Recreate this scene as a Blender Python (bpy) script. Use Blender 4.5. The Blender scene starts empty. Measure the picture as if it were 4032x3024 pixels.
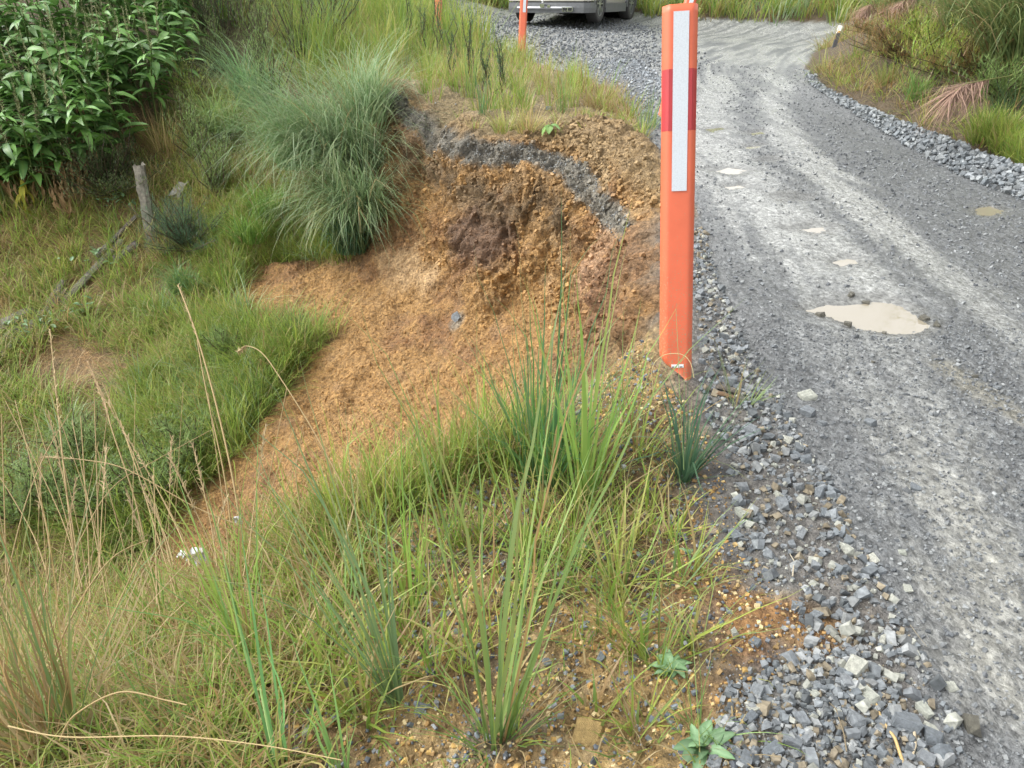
import bpy, bmesh, math, random
import numpy as np
from mathutils import Vector, Matrix
from mathutils.geometry import delaunay_2d_cdt

random.seed(7)
rng = np.random.default_rng(7)
sc = bpy.context.scene
COL = sc.collection

# ------------------------------------------------------------------ camera
PITCH = math.radians(27.5)
FPX = 740.0
EYE = 0.0
cam_d = bpy.data.cameras.new('camera')
cam_d.sensor_width = 36.0
cam_d.lens = 36.0 * FPX / 1024.0
cam_d.clip_start = 0.05
cam_d.clip_end = 600
cam = bpy.data.objects.new('camera', cam_d)
COL.objects.link(cam)
cam.location = (0, 0, EYE)
cam.rotation_euler = (math.pi / 2 - PITCH, 0, 0)
sc.camera = cam

# ------------------------------------------------------------------ sky and sun (overcast)
SUN_EL, SUN_AZ = 50.0, 272.0
world = bpy.data.worlds.new('World')
sc.world = world
world.use_nodes = True
wn = world.node_tree
wn.nodes.clear()
sky = wn.nodes.new('ShaderNodeTexSky')
sky.sky_type = 'NISHITA'
sky.sun_disc = False
sky.sun_elevation = math.radians(SUN_EL)
sky.sun_rotation = math.radians(SUN_AZ)
sky.air_density = 1.0
sky.dust_density = 3.0
sky.ozone_density = 1.0
hs = wn.nodes.new('ShaderNodeHueSaturation')
hs.inputs['Saturation'].default_value = 0.10
bg = wn.nodes.new('ShaderNodeBackground')
bg.inputs['Strength'].default_value = 0.15
wo = wn.nodes.new('ShaderNodeOutputWorld')
wn.links.new(sky.outputs[0], hs.inputs['Color'])
wn.links.new(hs.outputs[0], bg.inputs['Color'])
wn.links.new(bg.outputs[0], wo.inputs['Surface'])
sd = bpy.data.lights.new('sun', 'SUN')
sd.energy = 0.75
sd.angle = math.radians(22)
sd.color = (1.0, 0.96, 0.9)
sun = bpy.data.objects.new('sun', sd)
COL.objects.link(sun)
_el, _az = math.radians(SUN_EL), math.radians(SUN_AZ)
_sd = Vector((math.sin(_az) * math.cos(_el), math.cos(_az) * math.cos(_el), math.sin(_el)))
sun.rotation_euler = _sd.to_track_quat('Z', 'Y').to_euler()
sc.view_settings.view_transform = 'Standard'
sc.view_settings.look = 'None'
sc.view_settings.exposure = 1.5
sc.view_settings.gamma = 1.0
sc.view_settings.use_curve_mapping = False
try:
    sc.cycles.max_bounces = 6
    sc.cycles.diffuse_bounces = 3
    sc.cycles.transparent_max_bounces = 8
except Exception:
    pass

# ------------------------------------------------------------------ helpers: tagging and meshes
def tag(o, label=None, cat=None, group=None, kind=None):
    if label: o['label'] = label
    if cat: o['category'] = cat
    if group: o['group'] = group
    if kind: o['kind'] = kind
    return o

def link(o, parent=None):
    COL.objects.link(o)
    if parent is not None: o.parent = parent
    return o

def empty(name, loc=(0, 0, 0), rz=0.0):
    o = bpy.data.objects.new(name, None)
    o.empty_display_size = 0.05
    o.location = loc
    o.rotation_euler = (0, 0, rz)
    return link(o)

def np_mesh(name, V, quads=None, tris=None, mat=None, col=None, rgh=None, smooth=False):
    V = np.asarray(V, np.float32)
    me = bpy.data.meshes.new(name)
    me.vertices.add(len(V))
    me.vertices.foreach_set('co', V.ravel())
    parts, starts, totals = [], [], []
    off = 0
    for F, k in ((quads, 4), (tris, 3)):
        if F is None or len(F) == 0: continue
        F = np.asarray(F, np.int32)
        parts.append(F.ravel())
        starts.append(off + np.arange(len(F), dtype=np.int32) * k)
        totals.append(np.full(len(F), k, np.int32))
        off += len(F) * k
    L = np.concatenate(parts); S = np.concatenate(starts); T = np.concatenate(totals)
    me.loops.add(len(L)); me.loops.foreach_set('vertex_index', L)
    me.polygons.add(len(S)); me.polygons.foreach_set('loop_start', S); me.polygons.foreach_set('loop_total', T)
    me.polygons.foreach_set('use_smooth', np.full(len(S), bool(smooth)))
    me.update(calc_edges=True)
    if col is not None:
        a = me.color_attributes.new('Col', 'FLOAT_COLOR', 'POINT')
        c4 = np.ones((len(V), 4), np.float32); c4[:, :3] = np.clip(col, 0, 1)
        a.data.foreach_set('color', c4.ravel())
    if rgh is not None:
        a = me.attributes.new('Rgh', 'FLOAT', 'POINT')
        a.data.foreach_set('value', np.asarray(rgh, np.float32))
    if mat: me.materials.append(mat)
    return me

def np_obj(name, V, quads=None, tris=None, mat=None, col=None, rgh=None, smooth=False, parent=None):
    return link(bpy.data.objects.new(name, np_mesh(name, V, quads, tris, mat, col, rgh, smooth)), parent)

def bm_obj(name, bm, mat=None, parent=None, smooth=False):
    me = bpy.data.meshes.new(name)
    bmesh.ops.recalc_face_normals(bm, faces=bm.faces)
    bm.to_mesh(me); bm.free()
    if smooth:
        for p in me.polygons: p.use_smooth = True
    if mat: me.materials.append(mat)
    return link(bpy.data.objects.new(name, me), parent)

# ------------------------------------------------------------------ numpy noise
_perm = rng.permutation(256); _perm = np.concatenate([_perm, _perm, _perm])
_grad = rng.normal(size=(256, 3)); _grad /= np.linalg.norm(_grad, axis=1)[:, None]
def perlin(x, y, z=None):
    x = np.asarray(x, np.float64); y = np.asarray(y, np.float64)
    z = np.zeros_like(x) if z is None else np.asarray(z, np.float64)
    xi = np.floor(x).astype(int); yi = np.floor(y).astype(int); zi = np.floor(z).astype(int)
    xf, yf, zf = x - xi, y - yi, z - zi
    u = xf ** 3 * (xf * (xf * 6 - 15) + 10); v = yf ** 3 * (yf * (yf * 6 - 15) + 10); w = zf ** 3 * (zf * (zf * 6 - 15) + 10)
    xi &= 255; yi &= 255; zi &= 255
    def g(i, j, k):
        h = _perm[_perm[_perm[(xi + i) & 255] + ((yi + j) & 255)] + ((zi + k) & 255)]
        G = _grad[h]
        return G[..., 0] * (xf - i) + G[..., 1] * (yf - j) + G[..., 2] * (zf - k)
    a = g(0, 0, 0) * (1 - u) + g(1, 0, 0) * u; b = g(0, 1, 0) * (1 - u) + g(1, 1, 0) * u
    c = g(0, 0, 1) * (1 - u) + g(1, 0, 1) * u; d = g(0, 1, 1) * (1 - u) + g(1, 1, 1) * u
    return (a * (1 - v) + b * v) * (1 - w) + (c * (1 - v) + d * v) * w * 1.0
def fbm(x, y, z=None, o=4):
    s = 0; a = 1.0; f = 1.0
    z = np.zeros_like(np.asarray(x, float)) if z is None else z
    for i in range(o):
        s = s + a * perlin(x * f + 17.3 * i, y * f - 9.1 * i, z * f + 4.7 * i); a *= 0.5; f *= 2.03
    return s
def sstep(a, b, x):
    t = np.clip((x - a) / (b - a), 0, 1); return t * t * (3 - 2 * t)

# ------------------------------------------------------------------ rays: a photo position and a distance give a place
CP, SP_ = math.cos(PITCH), math.sin(PITCH)
def ray(px, py):
    u = (np.asarray(px, float) - 512) / FPX; v = (np.asarray(py, float) - 384) / FPX
    return u, CP - v * SP_, -SP_ - v * CP
def at(px, py, D):
    a, b, c = ray(px, py); return (a / b * D, D, c / b * D + EYE)
def road_plane(x, y):
    return -1.27 + 0.043 * (np.minimum(y, 19) - 2) - 0.05 * (x - 1.2) + 0.012 * np.maximum(y - 19, 0)
def PR(px, py):
    a, b, c = ray(px, py); a, c = a / b, c / b
    # c*D = -1.356 + .043 D -.05(aD-1.2) + ...
    D = (-1.27 - 0.086 + 0.06) / (c - 0.043 + 0.05 * a)
    return (a * D, D, c * D)

cps = []
def A(L):
    for q in L: cps.append(at(*q))
# plateau edge above the slip and behind it
RIM = [(385, 82, 9.5), (430, 110, 8.3), (470, 132, 7.35), (515, 143, 6.95), (545, 136, 6.95), (580, 121, 7.2), (615, 124, 7.0), (640, 140, 6.4), (655, 165, 5.5), (662, 200, 4.6), (663, 240, 3.8), (662, 280, 3.25), (655, 315, 2.9)]
A(RIM)
EDGE = [(640, 335, 2.73), (590, 372, 2.47), (520, 425, 2.16), (440, 458, 2.06), (340, 500, 1.97), (260, 550, 1.9), (150, 640, 1.8), (0, 690, 1.6), (-200, 720, 1.5)]
A(EDGE)
# slip face
A([(400, 101, 9.0), (400, 150, 8.6), (430, 137, 8.1), (430, 180, 8.0), (475, 160, 7.15), (470, 185, 7.0), (520, 164, 6.75), (520, 185, 6.45), (560, 170, 6.5),
   (575, 182, 6.15), (600, 200, 5.75), (630, 228, 5.0), (652, 255, 3.95),
   (450, 250, 6.9), (520, 250, 6.33), (580, 250, 5.85), (630, 275, 4.72), (640, 305, 3.9), (395, 250, 7.4), (430, 215, 7.5), (500, 215, 6.45), (560, 215, 6.05),
   (400, 300, 6.85), (450, 300, 6.5), (520, 300, 6.02), (580, 300, 5.45), (628, 322, 4.0),
   (380, 350, 6.2), (450, 350, 5.9), (520, 350, 5.4), (580, 350, 4.75), (615, 345, 3.8),
   (350, 400, 5.7), (430, 400, 5.4), (500, 400, 5.0), (555, 388, 4.3), (300, 450, 5.2), (400, 440, 5.0), (250, 500, 4.8), (200, 560, 4.4), (330, 480, 4.7)])
# slumped clay and left hillside
A([(350, 290, 7.3), (250, 290, 7.6), (300, 340, 6.6), (260, 380, 6.2), (372, 200, 8.2), (372, 150, 9.0), (372, 100, 9.8), (380, 60, 12), (370, 20, 14.5),
   (300, 250, 8.2), (300, 200, 8.8), (300, 150, 9.5), (300, 100, 10.5), (300, 50, 12), (300, 0, 14),
   (200, 400, 6.2), (200, 300, 7.8), (200, 250, 8.5), (200, 200, 9.2), (200, 150, 10), (200, 100, 11), (200, 50, 12.3), (200, 0, 14),
   (100, 450, 5.6), (100, 400, 6.3), (100, 300, 7.9), (100, 200, 9.2), (100, 150, 10), (100, 100, 10.8), (100, 0, 13),
   (0, 500, 5.2), (0, 400, 6.4), (0, 300, 8.0), (0, 200, 9.2), (0, 100, 10.8), (0, 0, 12.6), (100, 520, 4.9), (0, 600, 4.2),
   (-250, 500, 5.2), (-250, 300, 8), (-250, 100, 10.5), (-250, 0, 12.4), (-250, 620, 4.2)])
# near bank
A([(600, 768, .97), (600, 600, 1.42), (600, 500, 1.79), (560, 430, 2.14), (450, 768, .98), (450, 600, 1.47), (450, 500, 1.87), (300, 768, 1.02), (300, 600, 1.58), (300, 530, 1.93),
   (0, 768, 1.12), (150, 768, 1.08), (150, 700, 1.4), (650, 420, 2.1), (655, 370, 2.42), (687, 380, 2.33)])
# hidden wall under the near bank
for q in EDGE[:7]:
    x, y, z = at(*q); cps.append((x * 1.05 - .05, y + .38, z - .62)); cps.append((x * 1.1 - .1, y + .9, z - 1.1 if q[0] < 500 else z - .75))
# verge plateau
for q in [(430, 90), (470, 110), (520, 120), (560, 100), (620, 105), (500, 70), (450, 50), (520, 52), (560, 60), (640, 110), (600, 85)]:
    cps.append(PR(*q))
# road surface
for q in [(700, 440), (740, 440), (760, 560), (720, 600), (700, 768), (850, 768), (1024, 768), (1150, 768), (800, 470), (900, 600), (1024, 500), (720, 330), (680, 200), (700, 250), (760, 330), (850, 330), (950, 330), (1024, 300), (700, 150), (680, 100), (700, 60),
          (800, 150), (900, 200), (1024, 230), (800, 60), (700, 40), (640, 60), (580, 40), (790, 85), (1100, 220), (1200, 400), (835, 44)]:
    cps.append(PR(*q))
# right-hand kerb line and the bank above it
KERB = [(842, 46), (816, 58), (802, 74), (818, 90), (850, 107), (900, 128), (960, 152), (1024, 178), (1120, 210)]
for q in KERB:
    x, y, z = PR(*q); cps.append((x, y, z + .02))
kx = [PR(*q) for q in KERB]
for (x, y, z), (dx, dy) in zip(kx, [(1.0, .35), (1.1, .2), (1.2, 0), (1.1, .3), (1.0, .5), (.9, .6), (.9, .5), (.9, .5), (.9, .4)]):
    n = math.hypot(dx, dy); dx /= n; dy /= n
    cps.append((x + dx * .55, y + dy * .55, z + .22)); cps.append((x + dx * 1.5, y + dy * 1.5, z + .95)); cps.append((x + dx * 3.0, y + dy * 3.0, z + 2.1)); cps.append((x + dx * 6, y + dy * 6, z + 3.6))
def W(L):
    for q in L: cps.append(q)
W([(3.9, 3.2, -1.33), (4.0, 0, -1.45), (4.0, -4, -1.55), (5.2, 2.5, -.4), (7, 2, .8), (12, 0, 2), (12, -4, 2), (0, -4, -1.5), (-2, -4, -2.2), (-6, 0, -3.5), (-6, 2.5, -4.2), (-3, 2.6, -3.4), (-1.5, 3.0, -3.2),
   (-14, -4, -4), (-14, 3, -4.5), (-16, 8, -3), (-14, 14, 0.6), (-9, 16, 1.2), (-5, 17, .9), (-3, 18, .4), (-2.4, 21, 0.2),
   (-1, 15, -.66), (-.6, 18, -.5), (0, 20, -.48), (2, 20.5, -.5), (4, 20.5, -.62), (6, 18.8, -.8), (8, 17.4, -.97), (11, 15.8, -1.15), (15, 15.5, -1.2), (3, 18, -.66), (6, 16.2, -.87), (2, 16, -.7), (9, 14.0, -1.1),
   (0, 23, -.1), (3, 23.5, .1), (6, 21.4, .05), (9, 19.8, 0), (14, 18.6, 0), (-3, 26, 1.3), (3, 27, 1.4), (8, 25, 1.4), (14, 23, 1.6), (9.5, 12.5, .6), (13, 12.5, 1.2), (20, 12, 3), (20, 25, 4),
   (-8, 30, 2.6), (5, 34, 2.6), (20, 34, 3.2), (-30, 12, 0), (-30, 30, 3), (-30, -4, -5), (45, -4, 6), (45, 40, 5), (-30, 60, 5), (10, 60, 4.5), (45, 60, 6), (30, 10, 5)])

P = np.array(cps)
vs, es, fs, *_ = delaunay_2d_cdt([Vector((a, b)) for a, b in P[:, :2]], [], [], 0, 1e-4)
vs = np.array([(v.x, v.y) for v in vs])
zz = np.array([P[np.argmin((P[:, 0] - a) ** 2 + (P[:, 1] - b) ** 2), 2] for a, b in vs])
GX0, GX1, GY0, GY1, GS = -28.0, 44.0, -4.0, 59.0, 0.05
gx = np.arange(GX0, GX1, GS); gy = np.arange(GY0, GY1, GS)
HM = np.full((len(gy), len(gx)), -1.5)
for f in fs:
    (x0, y0), (x1, y1), (x2, y2) = vs[f[0]], vs[f[1]], vs[f[2]]
    i0 = max(0, int((min(x0, x1, x2) - GX0) / GS)); i1 = min(len(gx), int((max(x0, x1, x2) - GX0) / GS) + 2)
    j0 = max(0, int((min(y0, y1, y2) - GY0) / GS)); j1 = min(len(gy), int((max(y0, y1, y2) - GY0) / GS) + 2)
    if i1 <= i0 or j1 <= j0: continue
    xx, yy = np.meshgrid(gx[i0:i1], gy[j0:j1])
    d = (y1 - y2) * (x0 - x2) + (x2 - x1) * (y0 - y2)
    if abs(d) < 1e-9: continue
    l0 = ((y1 - y2) * (xx - x2) + (x2 - x1) * (yy - y2)) / d
    l1 = ((y2 - y0) * (xx - x2) + (x0 - x2) * (yy - y2)) / d
    l2 = 1 - l0 - l1
    m = (l0 >= -1e-6) & (l1 >= -1e-6) & (l2 >= -1e-6)
    sub = HM[j0:j1, i0:i1]
    sub[m] = (l0 * zz[f[0]] + l1 * zz[f[1]] + l2 * zz[f[2]])[m]
def blur(H, s):
    r = int(s * 3) + 1; k = np.exp(-0.5 * (np.arange(-r, r + 1) / s) ** 2); k /= k.sum()
    Hp = np.pad(H, ((r, r), (0, 0)), mode='edge'); o = sum(k[i] * Hp[i:i + H.shape[0]] for i in range(2 * r + 1))
    Hp = np.pad(o, ((0, 0), (r, r)), mode='edge'); return sum(k[i] * Hp[:, i:i + H.shape[1]] for i in range(2 * r + 1))
H1 = blur(HM, 1.2)
H2 = blur(HM, 7.0)
XX, YY = np.meshgrid(gx, gy)
wfar = sstep(8.5, 13, YY) + sstep(-3.0, -4.5, XX) * sstep(2.6, 4, YY) + sstep(4.2, 5.2, XX)
wfar = np.clip(wfar, 0, 1)
HM = H1 * (1 - wfar) + H2 * wfar
del XX, YY, H1, H2

def base_h(x, y):
    fx = np.clip((np.asarray(x, float) - GX0) / GS, 0, len(gx) - 1.001); fy = np.clip((np.asarray(y, float) - GY0) / GS, 0, len(gy) - 1.001)
    i = fx.astype(int); j = fy.astype(int); a = fx - i; b = fy - j
    return (HM[j, i] * (1 - a) + HM[j, i + 1] * a) * (1 - b) + (HM[j + 1, i] * (1 - a) + HM[j + 1, i + 1] * a) * b

def hit0(px, py, hf=base_h):
    px = np.atleast_1d(np.asarray(px, float)); py = np.atleast_1d(np.asarray(py, float))
    a, b, c = ray(px, py); a = a / b; c = c / b
    Ds = 0.5 * (1.006 ** np.arange(790))
    out = np.full(len(px), 50.0); done = np.zeros(len(px), bool)
    prev = np.full(len(px), .45)
    for D in Ds:
        below = (c * D <= hf(a * D, np.full(len(px), D))) & ~done
        out[below] = (D + prev[below]) / 2; done |= below; prev[:] = D
    return np.stack([a * out, out, hf(a * out, out)], 1)

# ------------------------------------------------------------------ plan shapes (world XY) from what the photo shows
def poly_xy(pts): return hit0([p[0] for p in pts], [p[1] for p in pts])[:, :2]
def sdf(poly, x, y):
    """signed distance, negative inside"""
    d = np.full(np.shape(x), 1e9); inside = np.zeros(np.shape(x), bool)
    n = len(poly)
    for i in range(n):
        ax, ay = poly[i]; bx, by = poly[(i + 1) % n]
        ex, ey = bx - ax, by - ay; L = ex * ex + ey * ey + 1e-12
        t = np.clip(((x - ax) * ex + (y - ay) * ey) / L, 0, 1)
        d = np.minimum(d, np.hypot(x - ax - t * ex, y - ay - t * ey))
        if abs(by - ay) > 1e-9:
            c = ((ay > y) != (by > y)) & (x < (bx - ax) * (y - ay) / (by - ay) + ax)
            inside ^= c
    return np.where(inside, -d, d)
def dline(line, x, y, z=None):
    d = np.full(np.shape(x), 1e9); s = np.zeros(np.shape(x)); acc = 0
    for p, q in zip(line[:-1], line[1:]):
        p = np.asarray(p, float); q = np.asarray(q, float)
        e = q - p; L = (e ** 2).sum() + 1e-12
        if z is None:
            t = np.clip(((x - p[0]) * e[0] + (y - p[1]) * e[1]) / L, 0, 1)
            dd = np.hypot(x - p[0] - t * e[0], y - p[1] - t * e[1])
        else:
            t = np.clip(((x - p[0]) * e[0] + (y - p[1]) * e[1] + (z - p[2]) * e[2]) / L, 0, 1)
            dd = np.sqrt((x - p[0] - t * e[0]) ** 2 + (y - p[1] - t * e[1]) ** 2 + (z - p[2] - t * e[2]) ** 2)
        m = dd < d
        s = np.where(m, acc + t * math.sqrt(L), s); d = np.where(m, dd, d); acc += math.sqrt(L)
    return d, s

road_poly = np.array(list(poly_xy([(930, 790), (895, 680), (868, 600), (838, 540), (800, 470), (765, 410), (740, 355), (720, 300), (705, 250), (690, 205), (668, 170), (650, 140), (625, 100), (590, 78), (545, 66), (510, 52)]))
                     + [(-1.4, 17), (-1.6, 21.3), (3, 21.8), (6.4, 19.6), (9, 18.2), (16, 16.6), (16, 13.6), (9.5, 13.2)]
                     + [tuple(PR(*q)[:2]) for q in KERB[:8]] + [(3.9, 3.0), (3.9, -1.0), (.95, -1.0), (.92, .3)])
slip_poly = poly_xy([(388, 84), (430, 111), (470, 133), (515, 144), (545, 137), (580, 122), (615, 125), (640, 141), (655, 166), (662, 200), (663, 240), (662, 280), (655, 315), (640, 337), (590, 374), (520, 427), (440, 460), (340, 502), (260, 552), (200, 600),
                    (150, 560), (190, 500), (240, 455), (285, 400), (315, 360), (352, 330), (300, 330), (240, 320), (232, 290), (255, 275), (300, 262), (345, 268), (372, 250), (384, 200), (388, 150)])
edge_xy = np.array([at(*q)[:2] for q in EDGE[:8]])
bank_poly = np.array(list(edge_xy) + [(-3, 1.2), (-3, -2), (.9, -2), (.95, .4)]
                     + list(poly_xy([(850, 640), (800, 590), (790, 520), (740, 470), (715, 400), (700, 330), (680, 300)])))
shoulder_line = poly_xy([(860, 770), (830, 690), (800, 600), (770, 500), (755, 440), (730, 380), (715, 320), (703, 280), (690, 230)])
mud_lines = [(poly_xy([(1030, 690), (985, 560), (930, 440), (880, 360), (830, 290), (780, 235), (745, 190), (720, 150), (705, 110), (720, 70), (760, 48), (830, 38)]), .32),
             (poly_xy([(1060, 380), (1000, 320), (930, 265), (880, 225), (830, 180), (790, 145), (770, 110), (775, 80), (795, 58), (840, 44)]), .2),
             (poly_xy([(880, 300), (780, 215), (730, 175), (700, 140), (675, 90), (690, 50)]), .3)]
band3 = hit0(*zip(*[(393, 100), (417, 120), (444, 139), (481, 153), (523, 162), (556, 166), (579, 178), (602, 199), (625, 221), (645, 244)]))
PUD = [[(805, 306), (830, 302), (860, 298), (885, 300), (915, 312), (925, 324), (931, 333), (905, 338), (880, 333), (850, 325), (822, 314)],
       [(785, 229), (808, 225), (830, 227), (828, 235), (812, 235), (798, 232)],
       [(772, 199), (795, 195), (815, 199), (808, 203), (782, 204)],
       [(710, 169), (726, 166), (752, 172), (742, 178), (722, 175)],
       [(755, 161), (772, 158), (782, 161), (766, 164)],
       [(972, 209), (990, 206), (1003, 212), (996, 217), (978, 215)],
       [(702, 128), (722, 126), (730, 130), (712, 133)], [(742, 146), (760, 144), (765, 148), (748, 150)], [(722, 186), (742, 184), (748, 189), (730, 191)],
       [(748, 133), (762, 131), (766, 134), (752, 136)], [(835, 262), (850, 259), (858, 264), (842, 267)]]
TRICKLE = [(932, 360), (950, 366), (985, 388), (1004, 402), (1024, 425), (985, 404), (955, 384), (935, 370)]
puddles = []
for pl in PUD:
    xy = poly_xy(pl); c = xy.mean(0); puddles.append((xy, c, float(base_h(c[0], c[1]))))

def height(x, y):
    """terrain height with relief down to about 5 cm; used by the mesh and by everything that stands on it"""
    x = np.asarray(x, float); y = np.asarray(y, float)
    h = base_h(x, y)
    dr = sdf(road_poly, x, y)
    onroad = sstep(.15, -.1, dr)
    soft = 1 - onroad
    dsl = sdf(slip_poly, x, y)
    near = sstep(2.0, 3.5, y)
    h = h + soft * (.012 + .05 * near) * fbm(x * 1.7, y * 1.7, o=3) + .010 * fbm(x * 5, y * 5, o=3) * (.6 + soft)
    h = h + onroad * .012 * fbm(x * 2.6 + 3, y * 2.6, o=3)
    # windrow of stone along the right edge
    kd, _ = dline([p[:2] for p in kx[3:]], x, y)
    h = h + .055 * np.exp(-((kd - .2) / .22) ** 2) * onroad
    for xy, c, z0 in puddles:
        m = (np.abs(x - c[0]) < 1.6) & (np.abs(y - c[1]) < 1.6)
        if m.any():
            s = sdf(xy, x[m], y[m]) + .04 * fbm(x[m] * 6, y[m] * 6, o=2) + .02 * fbm(x[m] * 19, y[m] * 19, o=2)
            w = np.exp(-np.maximum(s, 0) / .16)
            h[m] = h[m] * (1 - w) + w * (z0 + np.clip(s * .20, -.022, .06))
    return h
def height1(x, y): return float(height(np.array([x]), np.array([y]))[0])
def hit(px, py):
    q = hit0([px], [py])[0]
    return (float(q[0]), float(q[1]), height1(q[0], q[1]))
def depth_at(p): return p[1] * CP - (p[2] - EYE) * SP_

# ------------------------------------------------------------------ materials
def new_mat(name):
    m = bpy.data.materials.new(name); m.use_nodes = True
    nt = m.node_tree; b = nt.nodes['Principled BSDF']
    return m, nt, b
def plain(name, col, rough=.5, metal=0.0, noise=0.0, nscale=20.0, bump=0.0, spec=.5, coat=0.0):
    m, nt, b = new_mat(name)
    b.inputs['Roughness'].default_value = rough; b.inputs['Metallic'].default_value = metal
    b.inputs['Specular IOR Level'].default_value = spec
    b.inputs['Coat Weight'].default_value = coat
    tc = nt.nodes.new('ShaderNodeTexCoord'); nz = nt.nodes.new('ShaderNodeTexNoise')
    nz.inputs['Scale'].default_value = nscale; nz.inputs['Detail'].default_value = 6
    nt.links.new(tc.outputs['Object'], nz.inputs['Vector'])
    mr = nt.nodes.new('ShaderNodeMapRange'); mr.inputs['From Min'].default_value = .3; mr.inputs['From Max'].default_value = .7
    mr.inputs['To Min'].default_value = 1 - noise; mr.inputs['To Max'].default_value = 1 + noise
    nt.links.new(nz.outputs['Fac'], mr.inputs['Value'])
    vm = nt.nodes.new('ShaderNodeVectorMath'); vm.operation = 'SCALE'; vm.inputs[0].default_value = col
    nt.links.new(mr.outputs[0], vm.inputs['Scale']); nt.links.new(vm.outputs[0], b.inputs['Base Color'])
    if bump:
        bp = nt.nodes.new('ShaderNodeBump'); bp.inputs['Distance'].default_value = bump; bp.inputs['Strength'].default_value = 1
        nt.links.new(nz.outputs['Fac'], bp.inputs['Height']); nt.links.new(bp.outputs[0], b.inputs['Normal'])
    return m

def ground_material():
    m, nt, b = new_mat('soil and gravel')
    N = nt.nodes.new; Lk = nt.links.new
    at_ = N('ShaderNodeAttribute'); at_.attribute_name = 'Col'
    ar = N('ShaderNodeAttribute'); ar.attribute_name = 'Rgh'
    geo = N('ShaderNodeNewGeometry')
    def noise(s, d=5, r=.6):
        n = N('ShaderNodeTexNoise'); n.inputs['Scale'].default_value = s; n.inputs['Detail'].default_value = d; n.inputs['Roughness'].default_value = r
        Lk(geo.outputs['Position'], n.inputs['Vector']); return n
    n1 = noise(38, 5, .7); n2 = noise(9, 4); n3 = noise(130, 3)
    vo = N('ShaderNodeTexVoronoi'); vo.inputs['Scale'].default_value = 55; vo.feature = 'F1'; Lk(geo.outputs['Position'], vo.inputs['Vector'])
    vo2 = N('ShaderNodeTexVoronoi'); vo2.inputs['Scale'].default_value = 24; Lk(geo.outputs['Position'], vo2.inputs['Vector'])
    def rng_(src, a, b_, c, d):
        mr = N('ShaderNodeMapRange'); mr.inputs['From Min'].default_value = a; mr.inputs['From Max'].default_value = b_
        mr.inputs['To Min'].default_value = c; mr.inputs['To Max'].default_value = d; Lk(src, mr.inputs['Value']); return mr.outputs[0]
    def mul(a, b_):
        q = N('ShaderNodeMath'); q.operation = 'MULTIPLY'; Lk(a, q.inputs[0]); Lk(b_, q.inputs[1]); return q.outputs[0]
    def addm(a, b_, k=1.0):
        q = N('ShaderNodeMath'); q.operation = 'MULTIPLY_ADD'; Lk(b_, q.inputs[0]); q.inputs[1].default_value = k; Lk(a, q.inputs[2]); return q.outputs[0]
    f = mul(rng_(n1.outputs['Fac'], .3, .7, .50, 1.5), rng_(n2.outputs['Fac'], .3, .7, .82, 1.18))
    sep = N('ShaderNodeSeparateColor'); Lk(vo.outputs['Color'], sep.inputs[0])
    f = mul(f, rng_(sep.outputs[0], 0, 1, .78, 1.25))
    vm = N('ShaderNodeVectorMath'); vm.operation = 'SCALE'; Lk(at_.outputs['Color'], vm.inputs[0]); Lk(f, vm.inputs['Scale'])
    Lk(vm.outputs[0], b.inputs['Base Color'])
    rg = N('ShaderNodeMath'); rg.operation = 'MULTIPLY_ADD'; Lk(n1.outputs['Fac'], rg.inputs[0]); rg.inputs[1].default_value = .35; Lk(ar.outputs['Fac'], rg.inputs[2])
    Lk(rg.outputs[0], b.inputs['Roughness'])
    hgt = addm(n1.outputs['Fac'], vo2.outputs['Distance'], -.5)
    hgt = addm(hgt, vo.outputs['Distance'], -.35)
    hgt = addm(hgt, n3.outputs['Fac'], .35)
    bp = N('ShaderNodeBump'); bp.inputs['Distance'].default_value = .032; Lk(rng_(ar.outputs['Fac'], .02, .3, .30, 1.0), bp.inputs['Strength'])
    Lk(hgt, bp.inputs['Height']); Lk(bp.outputs[0], b.inputs['Normal'])
    b.inputs['Specular IOR Level'].default_value = .5
    return m
M_ground = ground_material()

def leaf_material(name, rough=.5, trans=.3, spec=.4, rnd=.0):
    m, nt, b = new_mat(name)
    N = nt.nodes.new; Lk = nt.links.new
    a = N('ShaderNodeAttribute'); a.attribute_name = 'Col'
    col = a.outputs['Color']
    if rnd:
        oi = N('ShaderNodeObjectInfo'); mr = N('ShaderNodeMapRange'); mr.inputs['To Min'].default_value = 1 - rnd; mr.inputs['To Max'].default_value = 1 + rnd
        Lk(oi.outputs['Random'], mr.inputs['Value'])
        vm = N('ShaderNodeVectorMath'); vm.operation = 'SCALE'; Lk(col, vm.inputs[0]); Lk(mr.outputs[0], vm.inputs['Scale']); col = vm.outputs[0]
    Lk(col, b.inputs['Base Color']); b.inputs['Roughness'].default_value = rough; b.inputs['Specular IOR Level'].default_value = spec
    tr = N('ShaderNodeBsdfTranslucent'); Lk(col, tr.inputs['Color'])
    mx = N('ShaderNodeMixShader'); mx.inputs[0].default_value = trans
    out = nt.nodes['Material Output']
    Lk(b.outputs[0], mx.inputs[1]); Lk(tr.outputs[0], mx.inputs[2]); Lk(mx.outputs[0], out.inputs['Surface'])
    return m
M_grass = leaf_material('grass blades', .5, .45)
M_tuft = leaf_material('tuft blades', .42, .42, .5, .15)
M_broad = leaf_material('glossy broad leaves', .45, .18, .5, .3)
M_dead = leaf_material('dead leaves', .8, .2, .2, .2)
M_stem = leaf_material('stems', .6, .05, .3, .1)

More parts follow.
